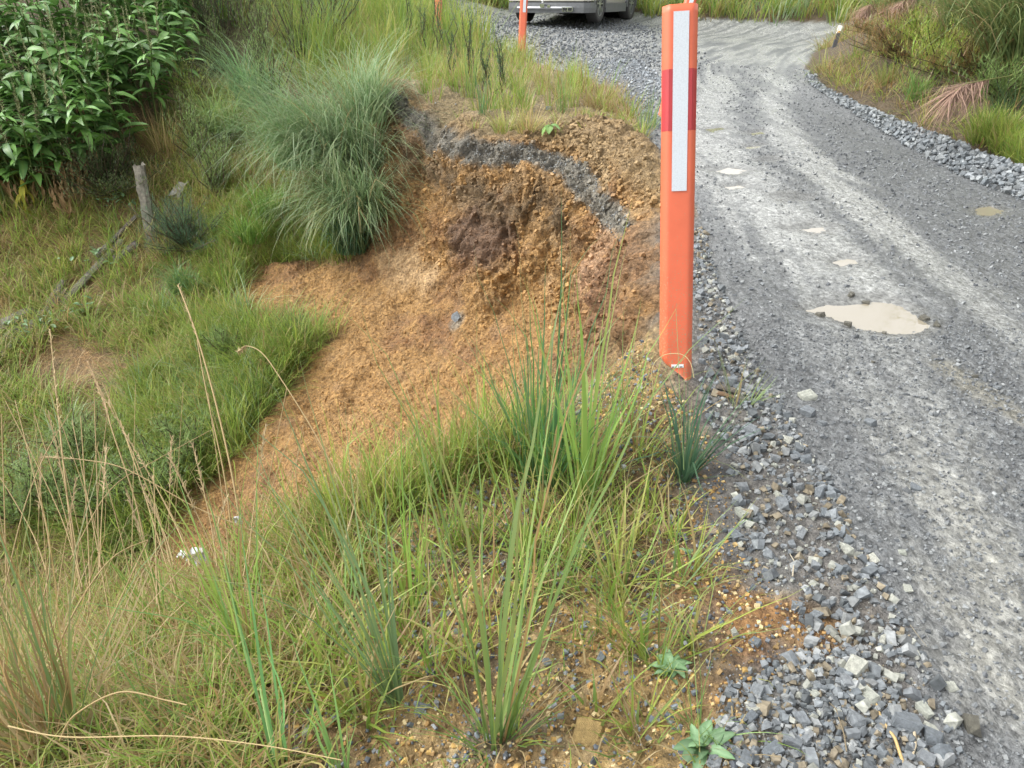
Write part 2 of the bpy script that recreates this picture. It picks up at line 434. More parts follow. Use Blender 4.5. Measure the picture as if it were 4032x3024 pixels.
def stone_material(name, c1, c2, rough=.55):
    m, nt, b = new_mat(name)
    N = nt.nodes.new; Lk = nt.links.new
    oi = N('ShaderNodeObjectInfo'); tc = N('ShaderNodeTexCoord')
    nz = N('ShaderNodeTexNoise'); nz.inputs['Scale'].default_value = 2.6; nz.inputs['Detail'].default_value = 9; nz.inputs['Roughness'].default_value = .7
    Lk(tc.outputs['Object'], nz.inputs['Vector'])
    nz2 = N('ShaderNodeTexNoise'); nz2.inputs['Scale'].default_value = 16; nz2.inputs['Detail'].default_value = 4; Lk(tc.outputs['Object'], nz2.inputs['Vector'])
    mix = N('ShaderNodeMix'); mix.data_type = 'RGBA'; mix.inputs['A'].default_value = (*c1, 1); mix.inputs['B'].default_value = (*c2, 1)
    Lk(oi.outputs['Random'], mix.inputs['Factor'])
    mr = N('ShaderNodeMapRange'); mr.inputs['From Min'].default_value = .3; mr.inputs['From Max'].default_value = .7; mr.inputs['To Min'].default_value = .65; mr.inputs['To Max'].default_value = 1.35
    Lk(nz.outputs['Fac'], mr.inputs['Value'])
    vm = N('ShaderNodeVectorMath'); vm.operation = 'SCALE'; Lk(mix.outputs['Result'], vm.inputs[0]); Lk(mr.outputs[0], vm.inputs['Scale'])
    Lk(vm.outputs[0], b.inputs['Base Color']); b.inputs['Roughness'].default_value = rough
    ad = N('ShaderNodeMath'); ad.operation = 'ADD'; Lk(nz.outputs['Fac'], ad.inputs[0]); Lk(nz2.outputs['Fac'], ad.inputs[1])
    bp = N('ShaderNodeBump'); bp.inputs['Distance'].default_value = .25; bp.inputs['Strength'].default_value = .6; Lk(ad.outputs[0], bp.inputs['Height']); Lk(bp.outputs[0], b.inputs['Normal'])
    return m
M_rock = stone_material('blue grey crushed rock', (.19, .215, .235), (.29, .31, .325))
M_pale = stone_material('pale greenish rock', (.42, .44, .38), (.52, .52, .45))
M_ochre = stone_material('ochre clay stone', (.38, .25, .09), (.46, .32, .13), .75)
M_brownrock = stone_material('muddy brown rock', (.13, .125, .10), (.15, .14, .11), .5)
def gravel_material():
    m, nt, b = new_mat('loose gravel')
    N = nt.nodes.new; Lk = nt.links.new
    a = N('ShaderNodeAttribute'); a.attribute_name = 'Col'; geo = N('ShaderNodeNewGeometry')
    nz = N('ShaderNodeTexNoise'); nz.inputs['Scale'].default_value = 90; nz.inputs['Detail'].default_value = 4; Lk(geo.outputs['Position'], nz.inputs['Vector'])
    mr = N('ShaderNodeMapRange'); mr.inputs['From Min'].default_value = .3; mr.inputs['From Max'].default_value = .7; mr.inputs['To Min'].default_value = .7; mr.inputs['To Max'].default_value = 1.3
    Lk(nz.outputs['Fac'], mr.inputs['Value'])
    vm = N('ShaderNodeVectorMath'); vm.operation = 'SCALE'; Lk(a.outputs['Color'], vm.inputs[0]); Lk(mr.outputs[0], vm.inputs['Scale'])
    Lk(vm.outputs[0], b.inputs['Base Color']); b.inputs['Roughness'].default_value = .72; b.inputs['Specular IOR Level'].default_value = .35
    return m
M_gravel = gravel_material()
M_wood = plain('weathered timber', (.14, .128, .10), .8, noise=.4, nscale=30, bump=.006)
M_darkwood = plain('dark wet timber', (.08, .07, .058), .7, noise=.5, nscale=25, bump=.01)

# ------------------------------------------------------------------ terrain mesh
rows = [-4, -3, -2, -1, -.4, 0, .2, .35, .45]
y = .5
while y < 110:
    rows.append(y)
    if y < 2.6: s = .012
    elif y < 4.0: s = .016
    elif y < 7.8: s = .0105
    elif y < 9.6: s = .018
    elif y < 13: s = .05
    elif y < 22: s = .13
    else: s = .06 + (y - 22) * .05
    y += s
rows = np.array(rows)
tc_ = np.concatenate([-np.linspace(3.4, 1.02, 14), np.linspace(-1, -.4, 100), np.linspace(-.396, .346, 270), np.linspace(.35, 1, 120), np.linspace(1.02, 3.4, 14)])
RY, TT = np.meshgrid(rows, tc_, indexing='ij')
RX = TT * np.maximum(RY * .74 + .62, .9)
SKEW = 0
nr, nc = RX.shape
fx, fy = RX.ravel(), RY.ravel()
fz = height(fx, fy)
# normals
def grid_normals(Pg):
    du = np.gradient(Pg, axis=1); dv = np.gradient(Pg, axis=0)
    n = np.cross(du, dv); n /= np.linalg.norm(n, axis=2)[:, :, None] + 1e-12; return n
G = np.stack([RX, RY, fz.reshape(nr, nc)], 2)
Nn = grid_normals(G).reshape(-1, 3)
d_slip = sdf(slip_poly, fx, fy)
d_road = sdf(road_poly, fx, fy)
d_bank = sdf(bank_poly, fx, fy)
wn1 = fbm(fx * 3, fy * 3, fz * 3, o=3)
slip = sstep(.10, -.06, d_slip + .12 * wn1)
roadm = sstep(.05, -.05, d_road + .05 * wn1)
bank = sstep(.06, -.06, d_bank + .08 * wn1)
steep = 1 - np.clip(Nn[:, 2], 0, 1)
# clods, ledges and rills on the slip face, pushed out along the surface normal
act = np.clip(slip, 0, 1)
lump = fbm(fx * 3.1, fy * 3.1, fz * 3.1, o=2)
rill = 1 - np.abs(perlin(fx * 5.5 + 2 * lump, fy * 2.2, fz * 1.3)) * 2.6
ridg = 1 - np.abs(fbm(fx * 9, fy * 9, fz * 6, o=3)) * 1.9
fine = fbm(fx * 26, fy * 26, fz * 20, o=2)
up_part = sstep(-2.7, -1.9, fz)
cellr = 1 - np.abs(fbm(fx * 14, fy * 14, fz * 8 + 3, o=3)) * 2.2
disp = act * (.11 * lump + (.02 + .085 * up_part) * rill * steep + (.022 + .042 * up_part) * ridg + (.010 + .018 * up_part) * cellr + .014 * fine + .005 * fbm(fx * 55, fy * 55, fz * 40, o=1))
fine2 = fbm(fx * 55, fy * 55, fz * 40, o=2)
crack = sstep(.07, .0, np.abs(perlin(fx * 3.3 + .5 * lump, fy * 2.4, fz * .9 + 5))) + .6 * sstep(.09, .0, np.abs(perlin(fx * 8 + lump, fy * 5, fz * 2.2 + 1)))
disp -= act * up_part * steep * .10 * crack
disp += (1 - act) * (1 - roadm) * (.012 * fine + .006 * fine2) + (1 - act) * bank * .012 * (ridg - .5)
disp += roadm * (.005 * fbm(fx * 22, fy * 22, o=2) + .004 * fbm(fx * 55, fy * 55, o=2))
V = np.stack([fx, fy, fz], 1) + Nn * disp[:, None]

# base colours
def C(*c): return np.array(c)
clay = C(.33, .19, .068)
clay_red = C(.225, .118, .048); clay_pale = C(.40, .265, .13); purple = C(.12, .072, .047); crust = C(.26, .185, .095)
greyband = C(.125, .125, .108); darkband = C(.12, .080, .04)
soil = C(.215, .14, .06); bank_c = C(.30, .20, .08); bank_dark = C(.13, .08, .035)
road_d = C(.128, .134, .136); road_l = C(.29, .295, .28); road_b = C(.25, .235, .18)
shoulder = C(.14, .145, .145)
n_a = fbm(fx * 1.2, fy * 1.2, fz * 1.2, o=4); n_b = fbm(fx * 4.1 + 9, fy * 4.1, fz * 4.1, o=3); n_c = fbm(fx * 12, fy * 12, fz * 12, o=3)
def mixc(a, b, t): return a * (1 - t)[:, None] + b * t[:, None]
one = np.ones(len(fx))
col = np.tile(soil, (len(fx), 1))
col = mixc(col, C(.24, .14, .055), sstep(-.1, .5, n_a) * (fx < 1))
col = mixc(col, C(.09, .065, .035), sstep(.0, .4, n_b) * .5)
far = sstep(9.5, 12, fy); col = mixc(col, C(.10, .085, .045), far * .8)
rightb = (fx > 2.5).astype(float) * 1.0
col = mixc(col, C(.10, .072, .04), rightb)
# bank
bc = np.tile(bank_c, (len(fx), 1)); bc = mixc(bc, bank_dark, sstep(-.25, .35, n_a + n_b * .7)); bc = mixc(bc, C(.36, .26, .13), sstep(.15, .5, n_c))
bc = mixc(bc, C(.30, .27, .20), sstep(.1, .5, n_b) * .4)
red_c = poly_xy([(690, 560), (800, 590), (850, 630), (850, 670), (770, 680), (720, 690), (700, 620)])
bc = mixc(bc, C(.26, .135, .05), .85 * sstep(.10, -.10, sdf(red_c, fx, fy) + .22 * n_b + .06 * n_c))
col = mixc(col, bc, bank)
verge = poly_xy([(388, 84), (430, 111), (470, 133), (515, 144), (545, 137), (580, 122), (640, 141), (660, 120), (620, 90), (540, 62), (450, 55), (400, 70)])
vg = sstep(.1, -.1, sdf(verge, fx, fy) + .1 * n_b)
col = mixc(col, C(.25, .19, .10), vg)
# slip
s = np.tile(clay, (len(fx), 1))
s = mixc(s, clay_red, sstep(-.1, .45, n_a + .6 * n_b)); s = mixc(s, clay_pale, sstep(.12, .5, n_b - .3 * n_a) * .7 * (.35 + .65 * up_part))
s = mixc(s, clay * .78, sstep(.1, .5, n_c) * .6)
h3 = lambda px, py: hit0([px], [py])[0]
def blob(px, py, r, k=1.0):
    c = h3(px, py); d = np.sqrt((fx - c[0]) ** 2 + ((fy - c[1]) * 1.0) ** 2 + (fz - c[2]) ** 2)
    return np.clip(sstep(r * 1.25, r * .55, d + r * .8 * n_b) * k, 0, 1)
s = mixc(s, purple, blob(485, 233, .36, .85)); s = mixc(s, C(.36, .22, .13), blob(612, 262, .38, .75)); s = mixc(s, C(.22, .115, .06), blob(625, 300, .33, .8))
s = mixc(s, purple, blob(585, 240, .16, .5)); s = mixc(s, C(.46, .31, .16), blob(405, 268, .28, .8)); s = mixc(s, C(.46, .31, .16), blob(432, 280, .2, .8))
s = mixc(s, C(.22, .20, .16), blob(457, 321, .10, .8))
db, sb = dline(band3, fx, fy, fz)
above = (fz > -1.9).astype(float)
bandw = (.125 + .06 * fbm(sb * 1.5, sb * .3, o=2)) * np.interp(sb, [0, 1.2, 3.2, 5.0], [.75, 1.15, .9, .6])
# the strata above the grey layer: crumbly brown fill; just under it: dark loam
tmpx = np.interp(fx, band3[:, 0], band3[:, 2]); over = (fz > tmpx - .05) & (slip > .2)
s = mixc(s, crust, sstep(.0, .18, fz - tmpx) * .9 * sstep(4.3, 5.1, fy))
s = mixc(s, C(.20, .11, .055), sstep(4.9, 4.1, fy) * sstep(-.3, .3, n_b + .3) * (fx > .3) * .8)
under = np.exp(-((fz - (tmpx - .30)) / .17) ** 2) * (fx < band3[6, 0]) * sstep(band3[0, 0] - .1, band3[0, 0] + .3, fx)
s = mixc(s, darkband * (1.2 + .6 * n_b[:, None]), np.clip(under * 1.1 * sstep(-.5, .1, n_b), 0, 1))
bm_ = sstep(1.35, .65, db / bandw + .7 * n_b + .5 * n_c) * .92
s = mixc(s, mixc(np.tile(greyband, (len(fx), 1)), C(.20, .19, .155), sstep(-.1, .4, n_c) * .7 + .4 * (fx > .6)), bm_)
col = mixc(col, s, slip)
# road
mud = np.zeros(len(fx))
dk, sk = dline([p[:2] for p in kx] + [(3.9, 3.0), (3.9, -1.0)], fx, fy)
streak = perlin(dk * 7.0, sk * .55) * .9 + perlin(dk * 17.0, sk * 1.1) * .6
for ln, w in mud_lines:
    dd, _ = dline(ln, fx, fy); mud = np.maximum(mud, np.exp(-(dd / (w * np.clip(.35 + .2 * fy, .5, 1.3))) ** 2))
mudn = np.clip(sstep(.25, 1.15, mud * 1.0 + .65 * streak * (.4 + mud) + .18 * n_b + .30 * n_c), 0, 1)
gran = fbm(fx * 30, fy * 30, o=2); mudn = np.clip(mudn * (.55 + .45 * sstep(2.2, 4.5, fy)) * (1 + .9 * gran), 0, 1)
lone = sstep(9, 13, fy); mudn = np.clip(mudn * (1 - lone) + lone * sstep(-.2, .4, streak + .15), 0, 1)
r = mixc(np.tile(road_d, (len(fx), 1)), road_l, mudn)
r = mixc(r, road_b, mudn * sstep(2.6, 1.4, fy) * .55)
wetp = np.zeros(len(fx))
for xy, c, z0 in puddles:
    d = sdf(xy, fx, fy); r = mixc(r, C(.13, .13, .12), sstep(.10 + .1 * n_c, .0, d) * .7); wetp = wetp + sstep(.12, .0, d)
r = mixc(r, C(.215, .20, .15), .6 * sstep(.06, -.03, sdf(poly_xy(TRICKLE), fx, fy) + .06 * n_c)); col = mixc(col, r, roadm)
dsh, _ = dline(shoulder_line, fx, fy)
sh = sstep(.30, .12, dsh + .12 * n_b) * (1 - slip)
brown_gap = sdf(red_c, fx, fy) < -.03
gapf = sstep(-.10, .04, sdf(red_c, fx, fy) + .2 * n_b)
col = mixc(col, shoulder, sh * .85 * gapf)
rgh = np.where(roadm > .5, np.clip(.20 - .13 * mudn - .1 * wetp, .0, 1), .55) - .0
rgh = rgh * 1.0
rgh = np.where((slip > .5), .66, rgh)

# split the one sheet into the parts of the setting it shows
ii = np.arange(nr * nc).reshape(nr, nc)
Q = np.stack([ii[:-1, :-1], ii[:-1, 1:], ii[1:, 1:], ii[1:, :-1]], 2).reshape(-1, 4)
ctr = Q[:, 0]
key = np.where(roadm[ctr] > .5, 0, np.where(slip[ctr] > .5, 1, np.where((fx[ctr] > 2.5) | (fy[ctr] > 20), 2, np.where((fy[ctr] > 2.6) & (fx[ctr] < -.6), 3, 4))))
for k, nm in enumerate(['road', 'clay_slip', 'road_bank', 'hillside', 'ground']):
    q = Q[key == k]
    if not len(q): continue
    used, inv = np.unique(q.ravel(), return_inverse=True)
    o = np_obj(nm, V[used], quads=inv.reshape(-1, 4), mat=M_ground, col=col[used], rgh=rgh[used], smooth=True)
    o['kind'] = 'structure'
VZ = V[:, 2].reshape(nr, nc)
def surf_z(x, y):
    x = np.asarray(x, float); y = np.clip(np.asarray(y, float), rows[0], rows[-1] - .01)
    t = np.clip(x / np.maximum(y * .74 + .62, .9), tc_[0], tc_[-1] - 1e-6)
    j = np.clip(np.searchsorted(rows, y) - 1, 0, nr - 2); i = np.clip(np.searchsorted(tc_, t) - 1, 0, nc - 2)
    b_ = (y - rows[j]) / (rows[j + 1] - rows[j]); a_ = (t - tc_[i]) / (tc_[i + 1] - tc_[i])
    return (VZ[j, i] * (1 - a_) + VZ[j, i + 1] * a_) * (1 - b_) + (VZ[j + 1, i] * (1 - a_) + VZ[j + 1, i + 1] * a_) * b_
height = surf_z

# ------------------------------------------------------------------ puddles
def water_material(name, col, rough):
    m, nt, b = new_mat(name)
    b.inputs['Base Color'].default_value = (*col, 1); b.inputs['Roughness'].default_value = rough; b.inputs['IOR'].default_value = 1.7
    b.inputs['Specular IOR Level'].default_value = .9
    geo = nt.nodes.new('ShaderNodeNewGeometry'); nz = nt.nodes.new('ShaderNodeTexNoise'); nz.inputs['Scale'].default_value = 14
    nt.links.new(geo.outputs['Position'], nz.inputs['Vector'])
    bp = nt.nodes.new('ShaderNodeBump'); bp.inputs['Distance'].default_value = .0006; nt.links.new(nz.outputs['Fac'], bp.inputs['Height']); nt.links.new(bp.outputs[0], b.inputs['Normal'])
    return m
M_water = water_material('milky puddle water', (.27, .24, .18), .01)
for k, (xy, c, z0) in enumerate(puddles):
    pts = []
    for p in xy:
        d = p - c; n = np.linalg.norm(d); pts.append((p[0] + d[0] / n * .08, p[1] + d[1] / n * .08, z0 - .001))
    bm = bmesh.new(); bm.faces.new([bm.verts.new(p) for p in pts])
    o = bm_obj('puddle', bm, M_water); o['kind'] = 'structure'
    if o.data.polygons[0].normal.z < 0: o.data.flip_normals()
# ------------------------------------------------------------------ roadside posts
def orange_mat(name, c, rough=.45):
    return plain(name, c, rough, noise=.07, nscale=12, bump=.0006)
M_orange = orange_mat('orange plastic', (.66, .135, .06))
def splash(m):
    nt = m.node_tree; N = nt.nodes.new; Lk = nt.links.new; b = nt.nodes['Principled BSDF']; src = b.inputs['Base Color'].links[0].from_socket
    tc = N('ShaderNodeTexCoord'); sx = N('ShaderNodeSeparateXYZ'); Lk(tc.outputs['Object'], sx.inputs[0])
    nz = N('ShaderNodeTexNoise'); nz.inputs['Scale'].default_value = 160; nz.inputs['Detail'].default_value = 3; Lk(tc.outputs['Object'], nz.inputs['Vector'])
    mr = N('ShaderNodeMapRange'); mr.inputs['From Min'].default_value = .0; mr.inputs['From Max'].default_value = .85; mr.inputs['To Min'].default_value = .47; mr.inputs['To Max'].default_value = .72; Lk(sx.outputs[2], mr.inputs['Value'])
    gt = N('ShaderNodeMath'); gt.operation = 'SUBTRACT'; Lk(nz.outputs['Fac'], gt.inputs[0]); Lk(mr.outputs[0], gt.inputs[1])
    m2 = N('ShaderNodeMath'); m2.operation = 'MULTIPLY'; m2.use_clamp = True; m2.inputs[1].default_value = 6; Lk(gt.outputs[0], m2.inputs[0])
    mx = N('ShaderNodeMix'); mx.data_type = 'RGBA'; Lk(m2.outputs[0], mx.inputs['Factor']); Lk(src, mx.inputs['A']); mx.inputs['B'].default_value = (.42, .22, .12, 1); Lk(mx.outputs['Result'], b.inputs['Base Color'])
splash(M_orange)
M_red = orange_mat('dark red tape', (.40, .030, .034), .4)
def reflector_mat():
    m, nt, b = new_mat('white reflective tape')
    tc = nt.nodes.new('ShaderNodeTexCoord'); v = nt.nodes.new('ShaderNodeTexVoronoi'); v.inputs['Scale'].default_value = 220
    nt.links.new(tc.outputs['Object'], v.inputs['Vector'])
    mr = nt.nodes.new('ShaderNodeMapRange'); mr.inputs['To Min'].default_value = .66; mr.inputs['To Max'].default_value = .54
    nt.links.new(v.outputs['Distance'], mr.inputs['Value'])
    vm = nt.nodes.new('ShaderNodeVectorMath'); vm.operation = 'SCALE'; vm.inputs[0].default_value = (.93, 1.0, 1.06); nt.links.new(mr.outputs[0], vm.inputs['Scale'])
    nt.links.new(vm.outputs[0], b.inputs['Base Color']); b.inputs['Roughness'].default_value = .3
    return m
M_refl = reflector_mat()
M_white = plain('white plastic', (.75, .77, .78), .45, noise=.06)
M_black = plain('black print', (.03, .03, .03), .5)

def strip(name, mat, parent, half, z0, z1, off, thick=.0012, x0=0.0, n=12, nz=24, prof=None, top_slant=0.0):
    """curved sheet following the post's shallow channel profile"""
    bm = bmesh.new(); F = []; Bk = []
    for j in range(nz + 1):
        z = z0 + (z1 - z0) * j / nz; r = []; rb = []
        for i in range(n + 1):
            x = x0 - half + 2 * half * i / n
            y = prof(x)
            zz = z + (top_slant * x if j == nz else 0)
            r.append(bm.verts.new((x, y - off, zz))); rb.append(bm.verts.new((x, y - off + thick, zz)))
        F.append(r); Bk.append(rb)
    for j in range(nz):
        for i in range(n):
            bm.faces.new([F[j][i], F[j][i + 1], F[j + 1][i + 1], F[j + 1][i]])
            bm.faces.new([Bk[j][i + 1], Bk[j][i], Bk[j + 1][i], Bk[j + 1][i + 1]])
        bm.faces.new([F[j][0], F[j + 1][0], Bk[j + 1][0], Bk[j][0]]); bm.faces.new([F[j + 1][n], F[j][n], Bk[j][n], Bk[j + 1][n]])
    for i in range(n):
        bm.faces.new([F[0][i + 1], F[0][i], Bk[0][i], Bk[0][i + 1]]); bm.faces.new([F[nz][i], F[nz][i + 1], Bk[nz][i + 1], Bk[nz][i]])
    return bm_obj(name, bm, mat, parent, smooth=False)
def make_post(half, h, band=(.60, .77), refl=(.42, .975), refl_half=.024, refl_x=.006, tagp=True, bury=.12, foot=False):
    t = empty('marker_post')
    def prof(x):
        a = abs(x) / half
        return .026 * max(0, a - .62) ** 1.5 / .38 ** 1.5      # flat face, flanges folding back at the sides
    b = strip('post_body', M_orange, t, half, -bury, h, 0, .004, prof=prof, nz=60, n=18, top_slant=.02)
    for p in b.data.polygons: p.use_smooth = abs(p.normal.z) < .5 and abs(p.normal.x) < .96
    # the tapered foot is cut to a point
    for v in b.data.vertices:
        lim = -half + min(1.6 * half, max(0, (.070 - v.co.z)) * 1.25 * (half / .0565))
        if foot and v.co.z < .07 and v.co.x < lim: v.co.x = lim
    if band: strip('red_band', M_red, t, half * .985, band[0] * h, band[1] * h, .0012, prof=prof)
    if refl: strip('reflector', M_refl, t, refl_half, refl[0] * h, refl[1] * h, .0028, x0=refl_x, prof=prof)
    return t, prof
def orient_between(o, p0, p1, yaw=0.0):
    z = (Vector(p1) - Vector(p0)).normalized()
    x = Vector((math.cos(yaw), math.sin(yaw), 0)); x = (x - z * x.dot(z)).normalized(); y = z.cross(x)
    o.matrix_world = Matrix.Translation(p0) @ Matrix((x, y, z)).transposed().to_4x4()
def campt(px, py, zc):
    u = (px - 512) / FPX; v = (py - 384) / FPX
    return Vector((u * zc, zc * (CP - v * SP_), EYE + zc * (-SP_ - v * CP)))
p0 = campt(676.5, 379, 2.62); p1 = campt(681.5, 3.5, 2.33)
hN = (p1 - p0).length
post, prof = make_post(.0565, hN, band=(.688, .843), refl=(.530, .982), refl_half=.0245, refl_x=.000, foot=True)
orient_between(post, p0, p1, yaw=-.06)
tag(post, 'large orange marker post with red band leaning at the slip edge, nearest to camera', 'marker post', 'orange marker posts along the slip')
lb = strip('sticker', M_white, post, .0215, .041, .053, .0013, x0=.003, prof=prof, nz=2)
for k, (a, w_) in enumerate([(-.013, .004), (-.003, .003), (.006, .0008), (.015, .005)]):
    strip('print', M_black, lb, w_, .0425, .0455, .0020, x0=a, prof=prof, nz=1, n=2)
def far_post(pb, pt, label, D=None, half=.055, yaw=0, **kw):
    a = Vector(pb); b = Vector(pt); o, _ = make_post(half, (b - a).length, **kw); orient_between(o, a, b, yaw)
    tag(o, label, 'marker post', 'orange marker posts along the slip'); return o
b = Vector(hit(521.5, 53)); zc = depth_at(b); t_ = campt(524, 0, zc * .985); t_ = b + (t_ - b) * 1.75
far_post(b, t_, 'orange marker post with white strip in front of the parked car', band=(.70, .86), refl=(.44, .97), refl_half=.022, refl_x=.012, half=.06)
b = Vector((*at(438.5, 19, 13.6)[:2], 0)); b.z = at(438.5, 19, 13.6)[2] - .1; zc = depth_at(b); t_ = campt(438, -16, zc)
far_post(b, t_, 'orange marker post half hidden in tall green grass', band=None, refl=None, half=.058)
b = Vector(hit(664, 118)); zc = depth_at(b); t_ = campt(696, -22, zc * .98)
far_post(b, t_, 'orange marker post leaning right, mostly hidden behind the nearest post', band=(.6, .75), refl=(.5, .97), refl_half=.02, half=.058)

# white-topped edge peg on the far inside of the bend
b = Vector(hit(834, 47)); zc = depth_at(b); t_ = campt(840.5, 26, zc)
peg = empty('edge_marker'); L_ = (t_ - b).length
def boxbm(x0, x1, y0, y1, z0, z1, bm=None):
    bm = bm or bmesh.new()
    v = [bm.verts.new((x, y, z)) for x in (x0, x1) for y in (y0, y1) for z in (z0, z1)]
    for f in ((0, 1, 3, 2), (4, 6, 7, 5), (0, 4, 5, 1), (2, 3, 7, 6), (0, 2, 6, 4), (1, 5, 7, 3)): bm.faces.new([v[i] for i in f])
    return bm
bm_obj('post_body', boxbm(-.028, .028, -.02, .02, -.1, L_ * .66), plain('dark painted timber', (.05, .05, .055), .6), peg)
bm_obj('white_top', boxbm(-.030, .030, -.022, .022, L_ * .66, L_), plain('white paint', (.78, .76, .68), .5), peg)
bm_obj('reflector', boxbm(-.016, .016, -.027, -.0225, L_ * .67, L_ * .74), plain('amber reflector', (.6, .32, .04), .3), peg)
orient_between(peg, b, t_)
tag(peg, 'small black and white edge marker standing where the road bends right', 'edge marker')

# ------------------------------------------------------------------ parked car
M_paint = plain('champagne silver paint', (.62, .59, .52), .3, metal=.25, coat=.6, noise=.03)
M_clad = plain('grey plastic cladding', (.15, .155, .16), .5, noise=.12)
M_rubber = plain('dusty tyre rubber', (.055, .054, .052), .85, noise=.25, nscale=40)
M_rim = plain('grey alloy', (.42, .43, .44), .35, metal=.7)
M_glass = plain('dark tinted glass', (.012, .014, .016), .06, spec=.8)
M_tail = plain('red lamp plastic', (.35, .012, .015), .2, coat=.5)
M_chrome = plain('bright metal', (.65, .65, .65), .2, metal=1.0)
M_under = plain('black underbody', (.02, .02, .02), .8)
CAR = empty('parked_car')
# length along +Y (rear at y = 0), width along X
stations = [(.0, .70, .62, 1.06, 1.10), (.05, .86, .48, 1.10, 1.18), (.18, .925, .42, 1.12, 1.30), (.5, .94, .38, 1.10, 1.60), (.9, .945, .30, 1.08, 1.66), (1.6, .945, .27, 1.05, 1.68), (2.5, .945, .27, 1.02, 1.66),
            (3.0, .945, .28, 1.00, 1.50), (3.5, .94, .32, .98, 1.08), (4.1, .93, .36, .92, .95), (4.5, .88, .40, .80, .83), (4.68, .70, .48, .66, .70)]
bm = bmesh.new(); rings = []
for (yy_, hw, zb, zbelt, zt) in stations:
    pr = [(-hw * .80, zb), (-hw * .97, zb + .06), (-hw, zb + .22), (-hw * .995, (zb + zbelt) / 2 + .1), (-hw * .965, zbelt), (-hw * (.93 - .34 * min(1, (zt - zbelt) / .65)), zt - .03), (-hw * (.8 - .28 * min(1, (zt - zbelt) / .65)), zt)]
    pr = pr + [(-a, b_) for a, b_ in reversed(pr)]
    rings.append([bm.verts.new((a, yy_, b_)) for a, b_ in pr])
for r0, r1 in zip(rings[:-1], rings[1:]):
    n = len(r0)
    for i in range(n): bm.faces.new([r0[i], r0[(i + 1) % n], r1[(i + 1) % n], r1[i]])
bm.faces.new(rings[0][::-1]); bm.faces.new(rings[-1])
body = bm_obj('body', bm, M_paint, CAR, smooth=True)
sm = body.modifiers.new('s', 'SUBSURF'); sm.levels = 1; sm.render_levels = 1
# windows as panels proud of the body
def panel(name, pts, mat, parent):
    bm = bmesh.new(); bm.faces.new([bm.verts.new(p) for p in pts]); o = bm_obj(name, bm, mat, parent)
    s_ = o.modifiers.new('t', 'SOLIDIFY'); s_.thickness = .015; s_.offset = 0; return o
panel('rear_window', [(-.60, .13, 1.16), (.60, .13, 1.16), (.50, .44, 1.55), (-.50, .44, 1.55)], M_glass, CAR)
for sx in (-1, 1):
    panel('side_window', [(sx * .915, .75, 1.13), (sx * .925, 3.0, 1.08), (sx * .70, 2.6, 1.56), (sx * .69, .95, 1.56)], M_glass, CAR)
# grey bumper and sill cladding, lighter bumper insert
bm = bmesh.new()
path = [(-.955, .62), (-.95, .22), (-.86, .02), (-.5, -.055), (0, -.075), (.5, -.055), (.86, .02), (.95, .22), (.955, .62)]
def band_bm(path, z0, z1, off=0.0, th=.05):
    bm = bmesh.new(); R = []
    for (a, c) in path:
        n = Vector((a, c - .6)).normalized()
        R.append([bm.verts.new((a + n.x * off, c + n.y * off, z0)), bm.verts.new((a + n.x * (off + .012), c + n.y * (off + .012), (z0 + z1) / 2)), bm.verts.new((a + n.x * off, c + n.y * off, z1)), bm.verts.new((a * .9, c + .1, z1)), bm.verts.new((a * .9, c + .1, z0))])
    for p, q in zip(R[:-1], R[1:]):
        for i in range(5): bm.faces.new([p[i], p[(i + 1) % 5], q[(i + 1) % 5], q[i]])
    bm.faces.new(R[0]); bm.faces.new(R[-1][::-1]); return bm
bp_ = bm_obj('rear_bumper', band_bm(path, .20, .40), M_clad, CAR)
bm_obj('bumper_trim', band_bm(path, .425, .72, .004), M_paint, CAR)
bm_obj('skid_strip', band_bm([(-.62, -.06), (-.3, -.085), (0, -.09), (.3, -.085), (.62, -.06)], .27, .32, .012), M_rim, CAR)
for sx in (-1, 1):
    bm_obj('sill', boxbm(sx * .90, sx * .965, 1.35, 3.05, .20, .38), M_clad, CAR)
    bm_obj('taillight', band_bm([(sx * .86, .0), (sx * .955, .16), (sx * .965, .36)] if sx > 0 else [(-.965, .36), (-.955, .16), (-.86, .0)], .90, 1.03, .015), M_tail, CAR)
    bm_obj('fog_reflector', band_bm([(sx * .62, -.045), (sx * .84, .01)] if sx > 0 else [(-.84, .01), (-.62, -.045)], .56, .62, .02), M_tail, CAR)
# exhaust tip on the right, towbar in the middle
bm = boxbm(.42, .66, -.10, .12, .23, .31); e = bm_obj('exhaust_tip', bm, M_chrome, CAR)
bm_obj('opening', boxbm(.435, .53, -.104, -.098, .242, .298), M_under, e); bm_obj('opening', boxbm(.55, .645, -.104, -.098, .242, .298), M_under, e)
tb = bm_obj('towbar', boxbm(-.05, .05, -.20, .2, .30, .37), M_chrome, CAR)
bm = bmesh.new(); bmesh.ops.create_uvsphere(bm, u_segments=12, v_segments=8, radius=.028, matrix=Matrix.Translation((0, -.17, .42))); bm_obj('tow_ball', bm, M_chrome, tb, True)
bm_obj('socket', boxbm(.09, .15, -.12, -.02, .30, .35), M_chrome, tb)
bm_obj('underbody', boxbm(-.80, .80, .25, 4.3, .24, .42), M_under, CAR)
bm_obj('number_plate', boxbm(-.26, .26, -.035, -.028, .80, .91), M_white, CAR)
bm_obj('door_line', boxbm(.944, .9475, 2.28, 2.295, .46, 1.05), M_under, CAR); bm_obj('door_line', boxbm(.944, .9475, 1.32, 1.335, .60, 1.05), M_under, CAR)
